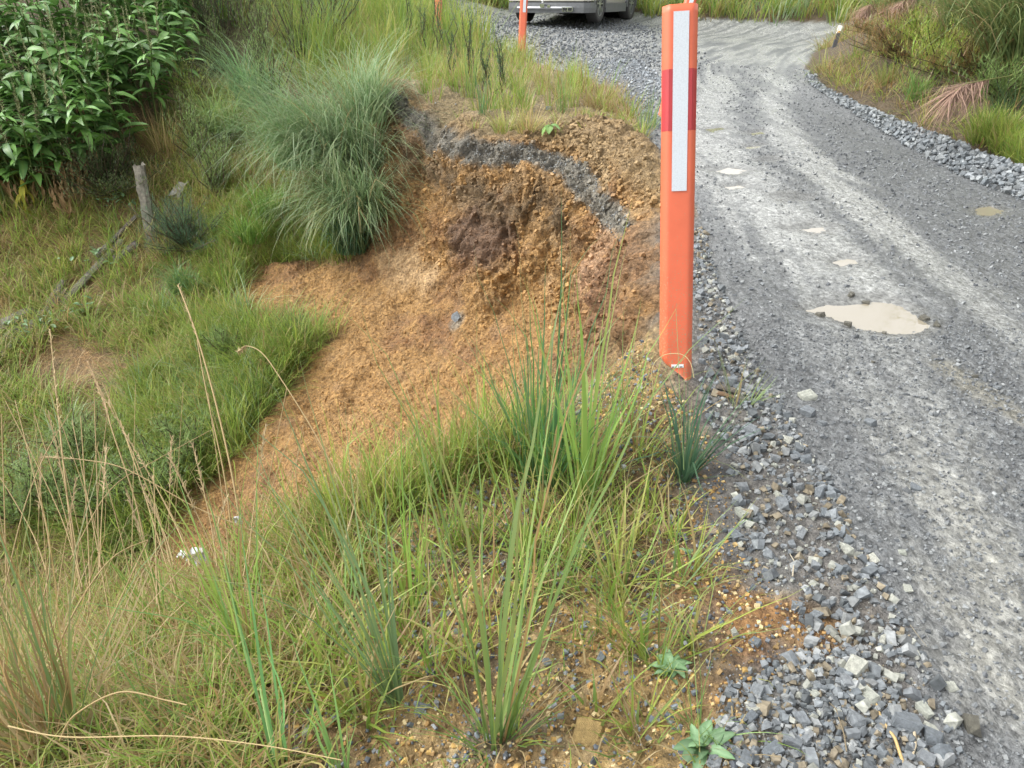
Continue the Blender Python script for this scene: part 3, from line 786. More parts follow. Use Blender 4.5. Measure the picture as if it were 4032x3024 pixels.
def ring_bm(r0, r1, x0, x1, n=32):
    bm = bmesh.new(); R = []
    for i in range(n):
        a = 2 * math.pi * i / n; c, s_ = math.cos(a), math.sin(a)
        R.append([bm.verts.new((x, r * c, r * s_)) for x, r in ((x0, r0), (x0, r1 * .96), (x0 + .02, r1), (x1 - .02, r1), (x1, r1 * .96), (x1, r0))])
    for i in range(n):
        p, q = R[i], R[(i + 1) % n]
        for k in range(6): bm.faces.new([p[k], p[(k + 1) % 6], q[(k + 1) % 6], q[k]])
    return bm
def arch_bm(rw, rr, x0, x1, cz, n=20):
    bm = bmesh.new(); R = []
    for i in range(n + 1):
        a = math.pi * (-.06 + 1.12 * i / n); c, s_ = math.cos(a), math.sin(a)
        R.append([bm.verts.new((x, r * c, r * s_ + cz)) for x, r in ((x0, rw), (x0, rr), (x1, rr), (x1, rw))])
    for p, q in zip(R[:-1], R[1:]):
        for k in range(4): bm.faces.new([p[k], p[(k + 1) % 4], q[(k + 1) % 4], q[k]])
    bm.faces.new(R[0]); bm.faces.new(R[-1][::-1]); return bm
for sx in (-1, 1):
    for wy in (.92, 3.62):
        w = bpy.data.objects.new('wheel', None); link(w, CAR); w.location = (sx * .835, wy, .365)
        bm_obj('tyre', ring_bm(.245, .365, -.125, .125), M_rubber, w, True)
        bm = bmesh.new()
        for k in range(5):
            for dd in (-.16, .16):
                a = 2 * math.pi * k / 5 + .3 + dd
                c, s_ = math.cos(a), math.sin(a); px_, pz_ = -s_ * .017, c * .017
                c2, s2 = math.cos(a + dd * .5), math.sin(a + dd * .5)
                q = [bm.verts.new((sx * x, yy_, z_)) for x in (.085, .118) for (yy_, z_) in ((px_ + .04 * c, pz_ + .04 * s_), (-px_ + .04 * c, -pz_ + .04 * s_), (-px_ * .8 + .24 * c2, -pz_ * .8 + .24 * s2), (px_ * .8 + .24 * c2, pz_ * .8 + .24 * s2))]
                for f in ((0, 1, 2, 3), (4, 7, 6, 5), (0, 4, 5, 1), (1, 5, 6, 2), (2, 6, 7, 3), (3, 7, 4, 0)): bm.faces.new([q[i] for i in f])
        bmesh.ops.create_cone(bm, cap_ends=True, segments=16, radius1=.06, radius2=.05, depth=.04, matrix=Matrix.Translation((sx * .10, 0, 0)) @ Matrix.Rotation(math.pi / 2, 4, 'Y'))
        bm_obj('rim', bm, M_rim, w)
        bm = ring_bm(.222, .25, sx * .02 if sx > 0 else -.122, .122 if sx > 0 else -.02); bm_obj('rim_edge', bm, M_rim, w)
        bm = bmesh.new(); bmesh.ops.create_cone(bm, cap_ends=True, segments=24, radius1=.24, radius2=.24, depth=.06, matrix=Matrix.Translation((sx * .03, 0, 0)) @ Matrix.Rotation(math.pi / 2, 4, 'Y'))
        bm_obj('brake', bm, M_under, w)
        g = bm_obj('wheel_arch', arch_bm(.39, .455, sx * .90, sx * .962, .375), M_clad, CAR); g.location = (0, wy, 0)
        g = bm_obj('arch_liner', arch_bm(.0, .39, sx * .60, sx * .950, .375), M_under, CAR); g.location = (0, wy, 0)
# stand it on the road with the tyres' lowest point on the gravel
wp = Vector(hit(563, 22.5))
CAR.location = (wp.x, wp.y, 0); cy = math.radians(-23); CAR.rotation_euler = (0, 0, cy)
R_ = Matrix.Rotation(cy, 4, 'Z'); bcen = Vector(at(545, 24, 18.0)); CAR.location = (bcen.x, bcen.y, 0)
gz = [height1(*(R_ @ Vector((a, b_, 0)) + CAR.location).to_2d()) for a in (-.83, .83) for b_ in (.92, 3.62)]
CAR.location.z = sum(gz) / 4 - .01
tag(CAR, 'silver sport utility car parked on the gravel at the roadside, seen from behind', 'car')

# ------------------------------------------------------------------ blade geometry
def blades(root, az, lean, L, w, curve, K=4, base=None, tip=None, power=1.3, sag=None):
    """root (N,3); az bend direction; lean start angle from vertical; curve added bend by the tip; returns V, quads, tris, col"""
    N = len(root); az = np.broadcast_to(az, N); lean = np.broadcast_to(lean, N); L = np.broadcast_to(L, N); w = np.broadcast_to(w, N); curve = np.broadcast_to(curve, N)
    P = root.copy().astype(float); pts = [P.copy()]
    dirx, diry = np.cos(az), np.sin(az)
    drift = rng.normal(0, .45, N); wob = rng.normal(0, .16, (K, N)); kink = np.where(rng.uniform(0, 1, N) < .1, rng.uniform(.5, 1.3, N), 0); kk = rng.integers(max(1, K // 2), K + 1, N)
    for k in range(K):
        t = (k + .5) / K; th = lean + curve * t ** power + wob[k] * t + kink * (k >= kk)
        dirx, diry = np.cos(az + drift * t), np.sin(az + drift * t)
        P = P + (L / K)[:, None] * np.stack([np.sin(th) * dirx, np.sin(th) * diry, np.cos(th)], 1); pts.append(P.copy())
    dirx, diry = np.cos(az), np.sin(az); tw = rng.uniform(-.9, .9, N)
    sx, sy = -diry * np.cos(tw) + dirx * np.sin(tw) * .5, dirx * np.cos(tw) + diry * np.sin(tw) * .5
    V = np.zeros((N, 2 * K + 1, 3)); Cc = np.zeros((N, 2 * K + 1, 3))
    for k in range(K):
        t = k / K; ww = w * .5 * (1 - t ** 1.6) * (.75 + .9 * t * (1 - t) * 2 * .5)
        off = np.stack([sx * ww, sy * ww, np.zeros(N)], 1)
        V[:, 2 * k] = pts[k] - off; V[:, 2 * k + 1] = pts[k] + off
        Cc[:, 2 * k] = Cc[:, 2 * k + 1] = base * (1 - t ** 1.2) + tip * t ** 1.2
    V[:, 2 * K] = pts[K]; Cc[:, 2 * K] = tip
    o = (np.arange(N) * (2 * K + 1))[:, None]
    q = np.concatenate([o + np.array([2 * k, 2 * k + 1, 2 * k + 3, 2 * k + 2]) for k in range(K - 1)], 0) if K > 1 else None
    t_ = o + np.array([2 * K - 2, 2 * K - 1, 2 * K])
    return V.reshape(-1, 3), q, t_, Cc.reshape(-1, 3)
def join(parts):
    Vs, Qs, Ts, Cs = [], [], [], []; off = 0
    for V_, q, t, c in parts:
        Vs.append(V_); Cs.append(c)
        if q is not None and len(q): Qs.append(q + off)
        if t is not None and len(t): Ts.append(t + off)
        off += len(V_)
    return np.concatenate(Vs), (np.concatenate(Qs) if Qs else None), (np.concatenate(Ts) if Ts else None), np.concatenate(Cs)
def pick(pal, n, var=.18, gain=1.0):
    pal = np.array([p[:3] for p in pal]); w = np.array([p[3] for p in [tuple(q) + (1,) if len(q) == 3 else q for q in PALS_FIX(pal)]]) if False else None
    i = rng.integers(0, len(pal), n); c = pal[i] * rng.uniform(1 - var, 1 + var, (n, 1)); return c * gain
GREEN = [(.21, .32, .06), (.25, .35, .065), (.17, .28, .07), (.29, .37, .075)]
YG = [(.29, .40, .075), (.35, .42, .085), (.24, .37, .07), (.39, .40, .11), (.40, .36, .14)]
TAN = [(.38, .28, .13), (.44, .34, .18), (.32, .21, .09), (.48, .38, .21)]
BLUE = [(.24, .36, .18), (.31, .42, .23), (.19, .31, .13), (.37, .47, .28)]
DARK = [(.06, .12, .055), (.075, .145, .06), (.09, .16, .075)]
RUST = [(.28, .17, .07), (.33, .22, .10), (.26, .22, .09), (.20, .21, .08)]

def rand_in(poly, n, keep=None):
    lo, hi = poly.min(0), poly.max(0); out = []; tot = 0
    while tot < n:
        p = rng.uniform(lo, hi, (max(n * 2, 200), 2)); m = sdf(poly, p[:, 0], p[:, 1]) < 0
        if keep is not None: m &= keep(p[:, 0], p[:, 1])
        p = p[m]
        if len(p) == 0: break
        out.append(p); tot += len(p)
    return np.concatenate(out)[:n] if out else np.zeros((0, 2))
def field(poly, n_tufts, per, L, w, pals, lean=(.1, .7), curve=(.2, 1.2), r=.05, K=4, keep=None, az0=None, azs=3.14, tipcol=None, dead=0.0):
    c = rand_in(poly, n_tufts, keep); n = len(c)
    if n == 0: return None
    kind = rng.integers(0, len(pals), n) if not callable(pals) else None
    sz = rng.uniform(.6, 1.25, n)
    idx = np.repeat(np.arange(n), per); N = len(idx)
    a = rng.uniform(0, 2 * np.pi, N); rr = r * np.sqrt(rng.uniform(0, 1, N)) * sz[idx]
    x = c[idx, 0] + rr * np.cos(a); y = c[idx, 1] + rr * np.sin(a); z = height(x, y) - .012
    az = a + rng.normal(0, .5, N) if az0 is None else az0 + rng.normal(0, azs, N)
    base = np.zeros((N, 3))
    for k, p in enumerate(pals):
        m = kind[idx] == k; base[m] = pick(p, m.sum())
    tip = base * rng.uniform(.95, 1.25, (N, 1)); 
    dm = rng.uniform(0, 1, N) < dead; base[dm] = pick(TAN, dm.sum()); tip[dm] = base[dm] * 1.1
    yt = (rng.uniform(0, 1, N) < .25); tip[yt] = tip[yt] * .5 + C(.42, .36, .13) * .5
    return blades(np.stack([x, y, z], 1), az, rng.uniform(*lean, N), rng.uniform(*L, N) * sz[idx], w * rng.uniform(.7, 1.3, N), rng.uniform(*curve, N), K, base * .92, tip)
def stuff(name, parts, label, cat, mat=M_grass):
    V_, q, t, c = join([p for p in parts if p is not None])
    o = np_obj(name, V_, q, t, mat, c, smooth=True); tag(o, label, cat, kind='stuff'); return o

free = lambda x, y: (sdf(road_poly, x, y) > .05) & (sdf(slip_poly, x, y) > .06)
freeh = lambda x, y: (sdf(slip_poly, x, y) > .0)
patch = lambda s_, t0: (lambda x, y: free(x, y) & (fbm(x * s_, y * s_, o=2) > t0))

# --- left hillside
hill = np.array([tuple(q) for q in poly_xy([(-60, 620), (-60, 120), (60, 190), (180, 190), (210, 150), (260, 60), (300, 10), (400, 10), (400, 60), (385, 120), (384, 200), (350, 260), (300, 268), (240, 265), (225, 300), (300, 335), (330, 345), (290, 395), (240, 450), (180, 510), (140, 570)])])
stuff('hillside_grass', [
    field(hill, 1800, 21, (.18, .52), .011, [GREEN, YG, GREEN, YG, TAN], (.2, 1.0), (.4, 1.4), .09, 3, patch(1.1, -.12), dead=.12),
    field(hill, 600, 18, (.06, .18), .008, [TAN, TAN, YG, RUST], (.4, 1.3), (.2, 1.0), .12, 3, freeh, dead=.4),
    field(poly_xy([(60, 520), (120, 420), (200, 330), (330, 270), (365, 300), (300, 395), (240, 460), (180, 520), (120, 580)]), 330, 30, (.22, .56), .010, [GREEN, YG, GREEN], (.1, .8), (.3, 1.3), .08, 5, free),
    field(poly_xy([(180, 260), (230, 200), (370, 210), (372, 255), (300, 262), (230, 268)]), 150, 36, (.2, .45), .009, [GREEN, YG], (.1, .8), (.3, 1.3), .08, 5, free),
    field(poly_xy([(128, 205), (140, 140), (200, 90), (240, 120), (230, 215), (175, 235)]), 260, 26, (.15, .42), .009, [YG, TAN, GREEN], (.1, .9), (.3, 1.3), .1, 4, free, dead=.2),
    field(poly_xy([(210, 200), (200, 100), (280, 60), (290, 200)]), 200, 30, (.15, .4), .009, [YG, YG, GREEN, TAN], (.1, .9), (.3, 1.3), .09, 5, free)],
    'short green and straw coloured grass covering the clay hillside', 'grass')
# --- grass above the slip up to the back
verge_poly = np.array(list(poly_xy([(388, 95), (430, 108), (475, 128), (545, 133), (590, 118), (640, 128), (620, 98), (575, 78), (535, 64), (510, 52), (500, 44)])) + [(-1.4, 17), (-1.7, 21), (-6, 21), (-5, 15)] + list(poly_xy([(300, 30), (300, 70), (370, 100)])))
back_poly = np.array(list(poly_xy([(300, 30), (300, 90), (380, 75), (440, 60), (500, 46)])) + [(-.7, 14), (-1.6, 17.4), (-1.8, 21.5), (-5, 24), (-10, 20), (-9, 14)])
stuff('verge_grass', [
    field(verge_poly, 680, 24, (.15, .50), .010, [YG, YG, YG, GREEN], (.05, .6), (.2, 1.0), .07, 3, free, dead=.15),
    field(back_poly, 900, 24, (.45, 1.0), .015, [GREEN, YG, GREEN, YG], (.05, .45), (.2, 1.0), .14, 4, free),
    field(poly_xy([(540, 130), (620, 110), (650, 128), (640, 140), (600, 128), (545, 138)]), 36, 16, (.06, .2), .007, [TAN, YG], (.2, 1.0), (.2, 1.0), .06, 4, free),
    field(poly_xy([(575, 80), (630, 95), (645, 118), (590, 110), (560, 98)]), 40, 30, (.1, .26), .007, [RUST, TAN, TAN], (.2, 1.0), (.2, 1.0), .09, 4)],
    'tall yellow green grass on the road verge above the slip', 'grass')
# --- far bank behind the road
farb = np.array([(-1.8, 21.3), (3, 21.7), (6.45, 19.5), (9, 18.1), (16, 16.5), (20, 18), (20, 23), (10, 25), (3, 28), (-5, 27)])
stuff('far_bank_grass', [field(farb, 2900, 16, (.35, .8), .030, [GREEN, YG, YG, BLUE, RUST], (.05, .6), (.3, 1.1), .2, 2)], 'rough grass on the bank across the far side of the road', 'grass')
# --- right-hand bank
rb0 = np.array([(x + .12, y + .08) for x, y, z in kx])
rbank = np.array(list(rb0[:, :2]) + [(5.6, 3.0), (8, 3.0), (9, 8), (9.4, 12.2), (9.0, 13.4)])
PEG = tuple(hit(834, 47)[:2])
def rb_keep(x, y):
    d, _ = dline([p[:2] for p in kx] + [(3.9, 3.0)], x, y); return (sdf(road_poly, x, y) > .10) & (dline([PEG, (PEG[0] * .9, PEG[1] * .9)], x, y)[0] > .55)
stuff('bank_grass', [
    field(rbank, 1400, 22, (.16, .48), .011, [RUST, YG, GREEN, TAN, YG], (.3, 1.2), (.3, 1.4), .12, 3, rb_keep, dead=.15),
    field(rbank, 500, 14, (.08, .22), .010, [RUST, RUST, GREEN], (.5, 1.4), (.2, 1.0), .14, 3, rb_keep, dead=.1),
    field(poly_xy([(960, 148), (1024, 170), (1024, 140), (985, 132)]), 60, 30, (.15, .35), .009, [YG, GREEN], (.1, .7), (.3, 1.1), .07, 5, rb_keep)],
    'brown and green scrubby grass on the steep bank right of the road', 'grass')
# --- foreground bank
fg = np.array([tuple(p) for p in edge_xy[::-1]] + list(poly_xy([(655, 395), (700, 500), (720, 600), (740, 768)])) + [(.3, .75), (-1.0, .75)])
print('FG area', .5 * abs(sum(fg[i - 1][0] * fg[i][1] - fg[i][0] * fg[i - 1][1] for i in range(len(fg)))))
fgl = np.array([tuple(p) for p in edge_xy[:3:-1]] + list(poly_xy([(380, 560), (330, 640), (290, 768)])) + [(-.4, .75), (-1.2, .75)])
lipstrip = np.array([tuple(p + d) for p, d in [(edge_xy[k], np.array([.02, .03])) for k in (2, 3, 4, 5)]] + [tuple(edge_xy[k] + np.array([.1, -.16])) for k in (5, 4, 3, 2)])
stuff('foreground_grass', [
    field(fg, 420, 9, (.03, .12), .0042, [YG, GREEN, GREEN, TAN], (.4, 1.4), (.2, 1.2), .035, 4, free, dead=.25),
    field(lipstrip, 150, 16, (.10, .34), .0055, [YG, GREEN, YG], (.0, .7), (.1, .9), .035, 6, dead=.15),
    field(fgl, 480, 16, (.08, .30), .006, [YG, GREEN, GREEN, TAN], (.1, 1.1), (.2, 1.3), .04, 5, free, dead=.3),
    field(fg, 380, 5, (.02, .07), .0015, [TAN, RUST], (.9, 1.6), (0, .8), .04, 3, free, dead=.6)],
    'short sparse grass and dead straw on the stony bank in the foreground', 'grass')
low = np.array([(-3.6, 2.6), (-1.5, 2.4), (-1.6, 3.6), (-2.2, 4.4), (-4.4, 4.4)])
stuff('gully_grass', [field(low, 420, 18, (.12, .40), .008, [GREEN, YG, TAN, GREEN], (.1, 1.0), (.2, 1.3), .08, 4, free, dead=.2)], 'mixed green and straw grass in the gully at lower left', 'grass')
stuff('edge_grass', [field(np.array([(-2.6, 1.0), (-.9, 1.75), (-.72, 2.1), (-1.2, 2.7), (-3.2, 2.6)]), 260, 20, (.15, .45), .006, [TAN, YG, TAN, GREEN], (.1, .9), (.2, 1.1), .05, 5, dead=.3)],
    'straw coloured grass hanging over the lip of the near bank', 'grass')

# ------------------------------------------------------------------ single grass clumps
def tuft_mesh(name, n, L, w, pal, lean, curve, r, K=7, deadf=.1, az0=None, azs=.6, split=1.0):
    a = rng.uniform(0, 2 * np.pi, n); rr = r * np.sqrt(rng.uniform(0, 1, n))
    root = np.stack([rr * np.cos(a), rr * np.sin(a), np.full(n, -.015)], 1)
    az = a + rng.normal(0, .5, n) if az0 is None else az0 + rng.normal(0, azs, n)
    base = pick(pal, n); tip = base * rng.uniform(.9, 1.2, (n, 1))
    d = rng.uniform(0, 1, n) < deadf; base[d] = pick(TAN, d.sum()); tip[d] = base[d]
    yt = rng.uniform(0, 1, n) < .3; tip[yt] = tip[yt] * .55 + C(.40, .34, .12) * .45
    ln = rng.uniform(*L, n)
    V_, q, t, c = blades(root, az, rng.uniform(*lean, n) * 1.0, ln, w * rng.uniform(.65, 1.3, n), rng.uniform(*curve, n), K, base * .95, tip, 1.6)
    return np_mesh(name, V_, q, t, M_tuft, c, smooth=True)
tcount = {}
def tuft(px, py, hpx, label, n=34, w=.006, pal=GREEN, lean=(.0, .45), curve=(.0, .8), r=.03, dead=.08, az0=None, group='grass clumps on the near bank', azs=.6, K=7, name='grass_clump', cat='grass clump', D=None, Lmin=.35):
    p = Vector(hit(px, py)) if D is None else Vector(at(px, py, D)); zc = depth_at(p)
    h = hpx / FPX * zc * 1.0 / (CP - (py - 384) / FPX * SP_)
    me = tuft_mesh('blades', n, (h * Lmin, h * 1.08), w, pal, lean, curve, r, K, dead, az0, azs)
    o = link(bpy.data.objects.new(name, me)); o.location = p
    tag(o, label, cat, group); return o
tuft(545, 478, 150, 'dense dark green clump of long blades on the lip of the slip', 130, .009, [(0.10, 0.22, 0.09), (0.13, 0.28, 0.10), (0.14, 0.29, 0.07)], (.02, .75), (-.1, .8), .06, .06, K=8)
tuft(545, 470, 225, 'very tall upright blades rising from the dark green clump', 13, .0095, [(0.10, 0.22, 0.09), (0.14, 0.29, 0.09)], (.0, .18), (-.05, .25), .05, .0, Lmin=.75)
tuft(583, 505, 235, 'tall pale green clump with a thick pale stem near the middle', 26, .013, [(0.25, 0.39, 0.09), (0.29, 0.43, 0.10), (0.22, 0.36, 0.09)], (.0, .30), (-.05, .35), .018, .05, K=8, Lmin=.4)
tuft(583, 505, 110, 'low splayed pale green blades round the foot of the thick stem', 30, .006, [(0.25, 0.39, 0.09), (0.29, 0.43, 0.10)], (.3, .9), (.2, .9), .025, .15)
tuft(683, 478, 105, 'bluish dark green clump below the orange post', 60, .009, [(0.08, 0.17, 0.10), (0.11, 0.22, 0.12)], (.05, .6), (.0, .6), .02, .04, Lmin=.45)
tuft(622, 430, 120, 'thin wispy clump left of the post foot', 40, .0045, [(0.26, 0.38, 0.10), (0.19, 0.32, 0.09)], (.0, .5), (.0, 1.0), .04, .2)
tuft(495, 742, 330, 'long broad bladed clump at the bottom centre', 17, .012, [(.20, .30, .09), (.25, .34, .11), (.17, .27, .09)], (.0, .45), (-.05, .4), .02, .04, K=8, Lmin=.55)
tuft(497, 745, 130, 'shorter blades crowding the foot of the bottom centre clump', 46, .0045, [(0.19, 0.35, 0.09), (0.26, 0.39, 0.09)], (.1, .9), (.1, .9), .035, .15)
tuft(398, 706, 260, 'long blue green clump leaning left on stony ground', 24, .008, [(.17, .27, .12), (.22, .31, .13)], (.1, .5), (.0, .5), .015, .05, az0=2.7, azs=.6, K=8, Lmin=.5)
tuft(412, 612, 165, 'upright bright green clump above the pale stone', 18, .006, [(0.22, 0.38, 0.07), (0.28, 0.41, 0.09)], (.0, .3), (.0, .5), .015, .06)
tuft(395, 700, 90, 'short fringe of blades round the leaning clump', 26, .004, YG, (.2, 1.0), (.1, .9), .03, .3)
tuft(250, 668, 190, 'dense yellow green clump left of the grey pebbles', 44, .006, [(0.23, 0.36, 0.07), (0.29, 0.39, 0.09), (0.17, 0.30, 0.09)], (.0, .55), (.0, .8), .03, .1, az0=2.2, azs=1.1)
tuft(345, 528, 120, 'yellow green clump on the lip against the bare clay', 34, .0055, [(0.35, 0.43, 0.07), (0.29, 0.41, 0.07)], (.0, .45), (.0, .8), .04, .12)
tuft(375, 520, 85, 'small yellow green clump on the slip lip right of the larger one', 26, .0045, [(0.35, 0.43, 0.09), (0.43, 0.42, 0.14)], (.0, .6), (.0, .9), .04, .2)
tuft(345, 640, 140, 'slim clump of pale green blades between stones left of centre', 12, .0065, [(0.20, 0.36, 0.12), (0.25, 0.39, 0.13)], (.0, .45), (.0, .6), .02, .06)
tuft(455, 545, 130, 'slim upright clump with thin blades left of the dark clump', 16, .0055, [(0.20, 0.35, 0.09), (0.26, 0.39, 0.10)], (.0, .35), (.0, .6), .025, .12)
tuft(430, 560, 95, 'loose clump of crossing blades mid bank', 26, .0048, [(0.19, 0.32, 0.10), (0.26, 0.36, 0.10)], (.1, .8), (.1, .9), .04, .15)
tuft(530, 600, 165, 'open clump of long thin blades at the centre of the bank', 22, .005, [(0.19, 0.35, 0.09), (0.26, 0.41, 0.09)], (.0, .5), (.0, .7), .04, .1)
tuft(560, 590, 120, 'wispy clump right of the centre of the bank', 26, .0042, [(0.22, 0.36, 0.10), (0.29, 0.41, 0.10)], (.0, .7), (.1, .9), .03, .12)
tuft(600, 640, 95, 'sparse thin clump among ochre stones', 24, .0034, [(0.14, 0.26, 0.09), (0.22, 0.33, 0.10)], (.2, 1.0), (.1, .9), .03, .15)
tuft(672, 590, 110, 'thin sprawling clump beside the red soil', 22, .0038, [(0.16, 0.28, 0.09), (0.23, 0.33, 0.09)], (.2, 1.0), (.1, .8), .02, .15)
tuft(675, 480, 60, 'low dark blades behind the bluish clump', 20, .005, [(0.09, 0.19, 0.10)], (.5, 1.2), (.0, .6), .02, .05)
tuft(735, 405, 62, 'small tuft with pale tips among the grey stones by the post', 16, .0045, [(0.22, 0.29, 0.13), (0.29, 0.35, 0.14)], (.2, .9), (.0, .6), .012, .3)
tuft(750, 405, 42, 'short light tuft at the gravel edge', 16, .0045, [(0.29, 0.41, 0.14), (0.23, 0.35, 0.12)], (.5, 1.2), (.0, .5), .012, .1, az0=.4)
tuft(700, 640, 80, 'sprawling pale green shoots above the leafy weed', 20, .0035, [(0.23, 0.35, 0.12), (0.29, 0.39, 0.12)], (.4, 1.2), (.1, .7), .02, .1)
tuft(645, 720, 85, 'yellow green sedge shoot with spreading leaves near bottom', 12, .005, [(0.38, 0.46, 0.09)], (.3, 1.1), (.1, .7), .008, .0)
tuft(700, 735, 90, 'narrow blades growing through the leafy weed at bottom', 22, .004, [(0.22, 0.35, 0.10)], (.1, .9), (.0, .7), .02, .15)
tuft(280, 768, 190, 'two tall pale blades at the bottom left of centre', 7, .0085, [(0.17, 0.36, 0.13)], (.0, .25), (-.1, .2), .02, .0, Lmin=.6)
tuft(340, 768, 120, 'upright pale green blades at the bottom edge', 10, .007, [(0.23, 0.41, 0.13)], (.0, .3), (.0, .3), .02, .0, Lmin=.5)
tuft(190, 748, 95, 'bright green spreading tuft in the bottom left', 44, .005, [(0.26, 0.41, 0.09), (0.32, 0.41, 0.12)], (.3, 1.2), (.0, .8), .04, .15)
tuft(130, 700, 110, 'mixed green and straw clump left of the bright tuft', 50, .0045, [(0.20, 0.32, 0.10), (0.35, 0.35, 0.12)], (.2, 1.1), (.1, .9), .05, .35)
tuft(60, 760, 230, 'dense brown and green clump in the bottom left corner', 90, .007, [(0.17, 0.26, 0.09), (0.26, 0.29, 0.10), (0.43, 0.29, 0.13)], (.0, .6), (.0, .7), .06, .35, az0=2.2, azs=1.4)
tuft(5, 740, 260, 'tall straw clump at the left edge', 60, .006, [(0.29, 0.32, 0.12), (0.49, 0.36, 0.17)], (.0, .5), (.0, .6), .06, .6)
tuft(170, 640, 120, 'green clump on the lip in front of the gully', 60, .0055, [(0.20, 0.35, 0.07), (0.29, 0.38, 0.09)], (.1, .9), (.1, .9), .06, .2)
tuft(440, 590, 300*.33, 'broad blades arching left over the stones', 8, .010, [(0.29, 0.43, 0.14)], (.5, .9), (.5, .9), .015, .0, az0=3.0, azs=.25)
tuft(205, 700, 100, 'bleached flat blades drooping over the pebbles', 9, .008, [(0.72, 0.64, 0.41)], (.6, 1.0), (.6, 1.2), .015, .9, az0=.2, azs=.5)
ex = rand_in(np.array(list(poly_xy([(330, 520), (440, 475), (540, 470), (640, 440), (700, 560), (700, 680), (640, 740), (560, 700), (450, 690), (380, 740), (290, 740), (270, 620)]))), 120)
for i, (x, y_) in enumerate(ex):
    z_ = height1(x, y_); u_ = x / (y_ * CP - z_ * SP_) * FPX + 512
    me = tuft_mesh('blades', int(rng.integers(10, 26)), (.06, rng.uniform(.16, .46)), rng.uniform(.0045, .0095), [YG, GREEN, YG][i % 3], (.05, .9), (.0, .9), .025, 6, .2)
    o = link(bpy.data.objects.new('grass_clump', me)); o.location = (x, y_, z_); tag(o, ['thin yellow green clump', 'thin green clump', 'slender green clump'][i % 3] + ' scattered among the pebbles of the near bank', 'grass clump', 'grass clumps on the near bank')
# green clumps down the hillside
hx = rand_in(np.array(list(poly_xy([(60, 520), (60, 430), (130, 370), (160, 300), (230, 250), (330, 250), (230, 290), (300, 345), (290, 390), (240, 450), (170, 520)]))), 60)
for i, (x, y_) in enumerate(hx):
    me = tuft_mesh('blades', 90, (.2, rng.uniform(.45, .8)), .011, [GREEN, YG, BLUE, GREEN][i % 4], (.05, 1.0), (.2, 1.6), .09, 7, .1)
    o = link(bpy.data.objects.new('grass_clump', me)); o.location = (x, y_, height1(x, y_)); tag(o, ['fresh green', 'yellow green', 'pale blue green', 'bright green'][i % 4] + ' leafy clump on the grassy slope left of the clay', 'grass clump', 'grass clumps on the slope')
tuft(168, 158, 62, 'upright straw coloured dry grass clump beside the ginger', 130, .008, [(.46, .36, .17), (.40, .30, .13)], (.0, .45), (.0, .6), .16, .3, group='grass clumps on the slope')
tuft(155, 175, 40, 'low straw coloured tangle above the timber post', 110, .008, TAN, (.2, 1.2), (.2, 1.2), .18, .3, group='grass clumps on the slope')
# plateau clumps
GP = 'grass clumps above the slip'
tuft(528, 139, 46, 'ochre tufted grass on the brink above the grey layer', 150, .009, [(0.43, 0.39, 0.13), (0.32, 0.36, 0.12), (0.49, 0.38, 0.17)], (.1, 1.0), (.2, 1.2), .10, .3, group=GP)
tuft(505, 128, 44, 'yellow tuft left of the ochre one on the brink', 120, .009, [(0.41, 0.41, 0.13), (0.29, 0.36, 0.10)], (.1, .9), (.2, 1.2), .10, .2, group=GP)
tuft(562, 112, 62, 'tall thin green clump at the road edge above the slip', 40, .008, [(0.25, 0.38, 0.12), (0.20, 0.33, 0.10)], (.0, .3), (.0, .4), .05, .1, group=GP)
tuft(640, 136, 34, 'short green tuft on the crumbly mound by the road', 30, .008, YG, (.0, .7), (.1, .8), .08, .2, group=GP)
tuft(590, 132, 24, 'sparse yellow tuft on top of the crumbly mound', 26, .008, YG, (.2, .9), (.1, .8), .08, .3, group=GP)
tuft(475, 128, 24, 'small tuft beside the white stone on the brink', 24, .008, YG, (.2, .9), (.1, .8), .08, .3, group=GP)
tuft(555, 138, 26, 'low tuft beside the broadleaf seedling', 40, .008, YG, (.2, 1.2), (.1, 1.2), .1, .3, group=GP)
tuft(648, 128, 55, 'blue green clump by the road left of the nearest post', 60, .008, [(0.19, 0.30, 0.13), (0.23, 0.35, 0.13)], (.0, .45), (.0, .5), .08, .1, group=GP)
tuft(470, 95, 70, 'tall grassy clump with dark blades in the middle of the verge', 60, .010, [(0.16, 0.28, 0.09), (0.29, 0.36, 0.10)], (.0, .4), (.0, .5), .10, .1, group=GP)
tuft(482, 116, 60, 'upright dark blades standing by the brink', 22, .011, [(0.14, 0.25, 0.10)], (.0, .35), (.0, .3), .04, .1, group=GP)
tuft(600, 108, 32, 'low rusty brown tussock beside the gravel', 110, .008, [(0.32, 0.22, 0.12), (0.38, 0.26, 0.13), (0.26, 0.20, 0.10)], (.2, 1.2), (.2, 1.0), .16, .2, group=GP)
tuft(545, 88, 40, 'pale tussock behind the rusty one', 70, .009, [(0.43, 0.36, 0.17), (0.32, 0.35, 0.12)], (.1, .8), (.1, .9), .12, .3, group=GP)
tuft(430, 80, 60, 'yellow green clump at the left end of the verge', 80, .010, [(0.32, 0.41, 0.09), (0.26, 0.36, 0.09)], (.0, .5), (.1, .8), .16, .15, group=GP)
tuft(523, 60, 40, 'yellow clump round the foot of the orange post', 70, .011, [(0.38, 0.41, 0.10), (0.29, 0.36, 0.09)], (.0, .6), (.1, .8), .16, .2, group=GP)
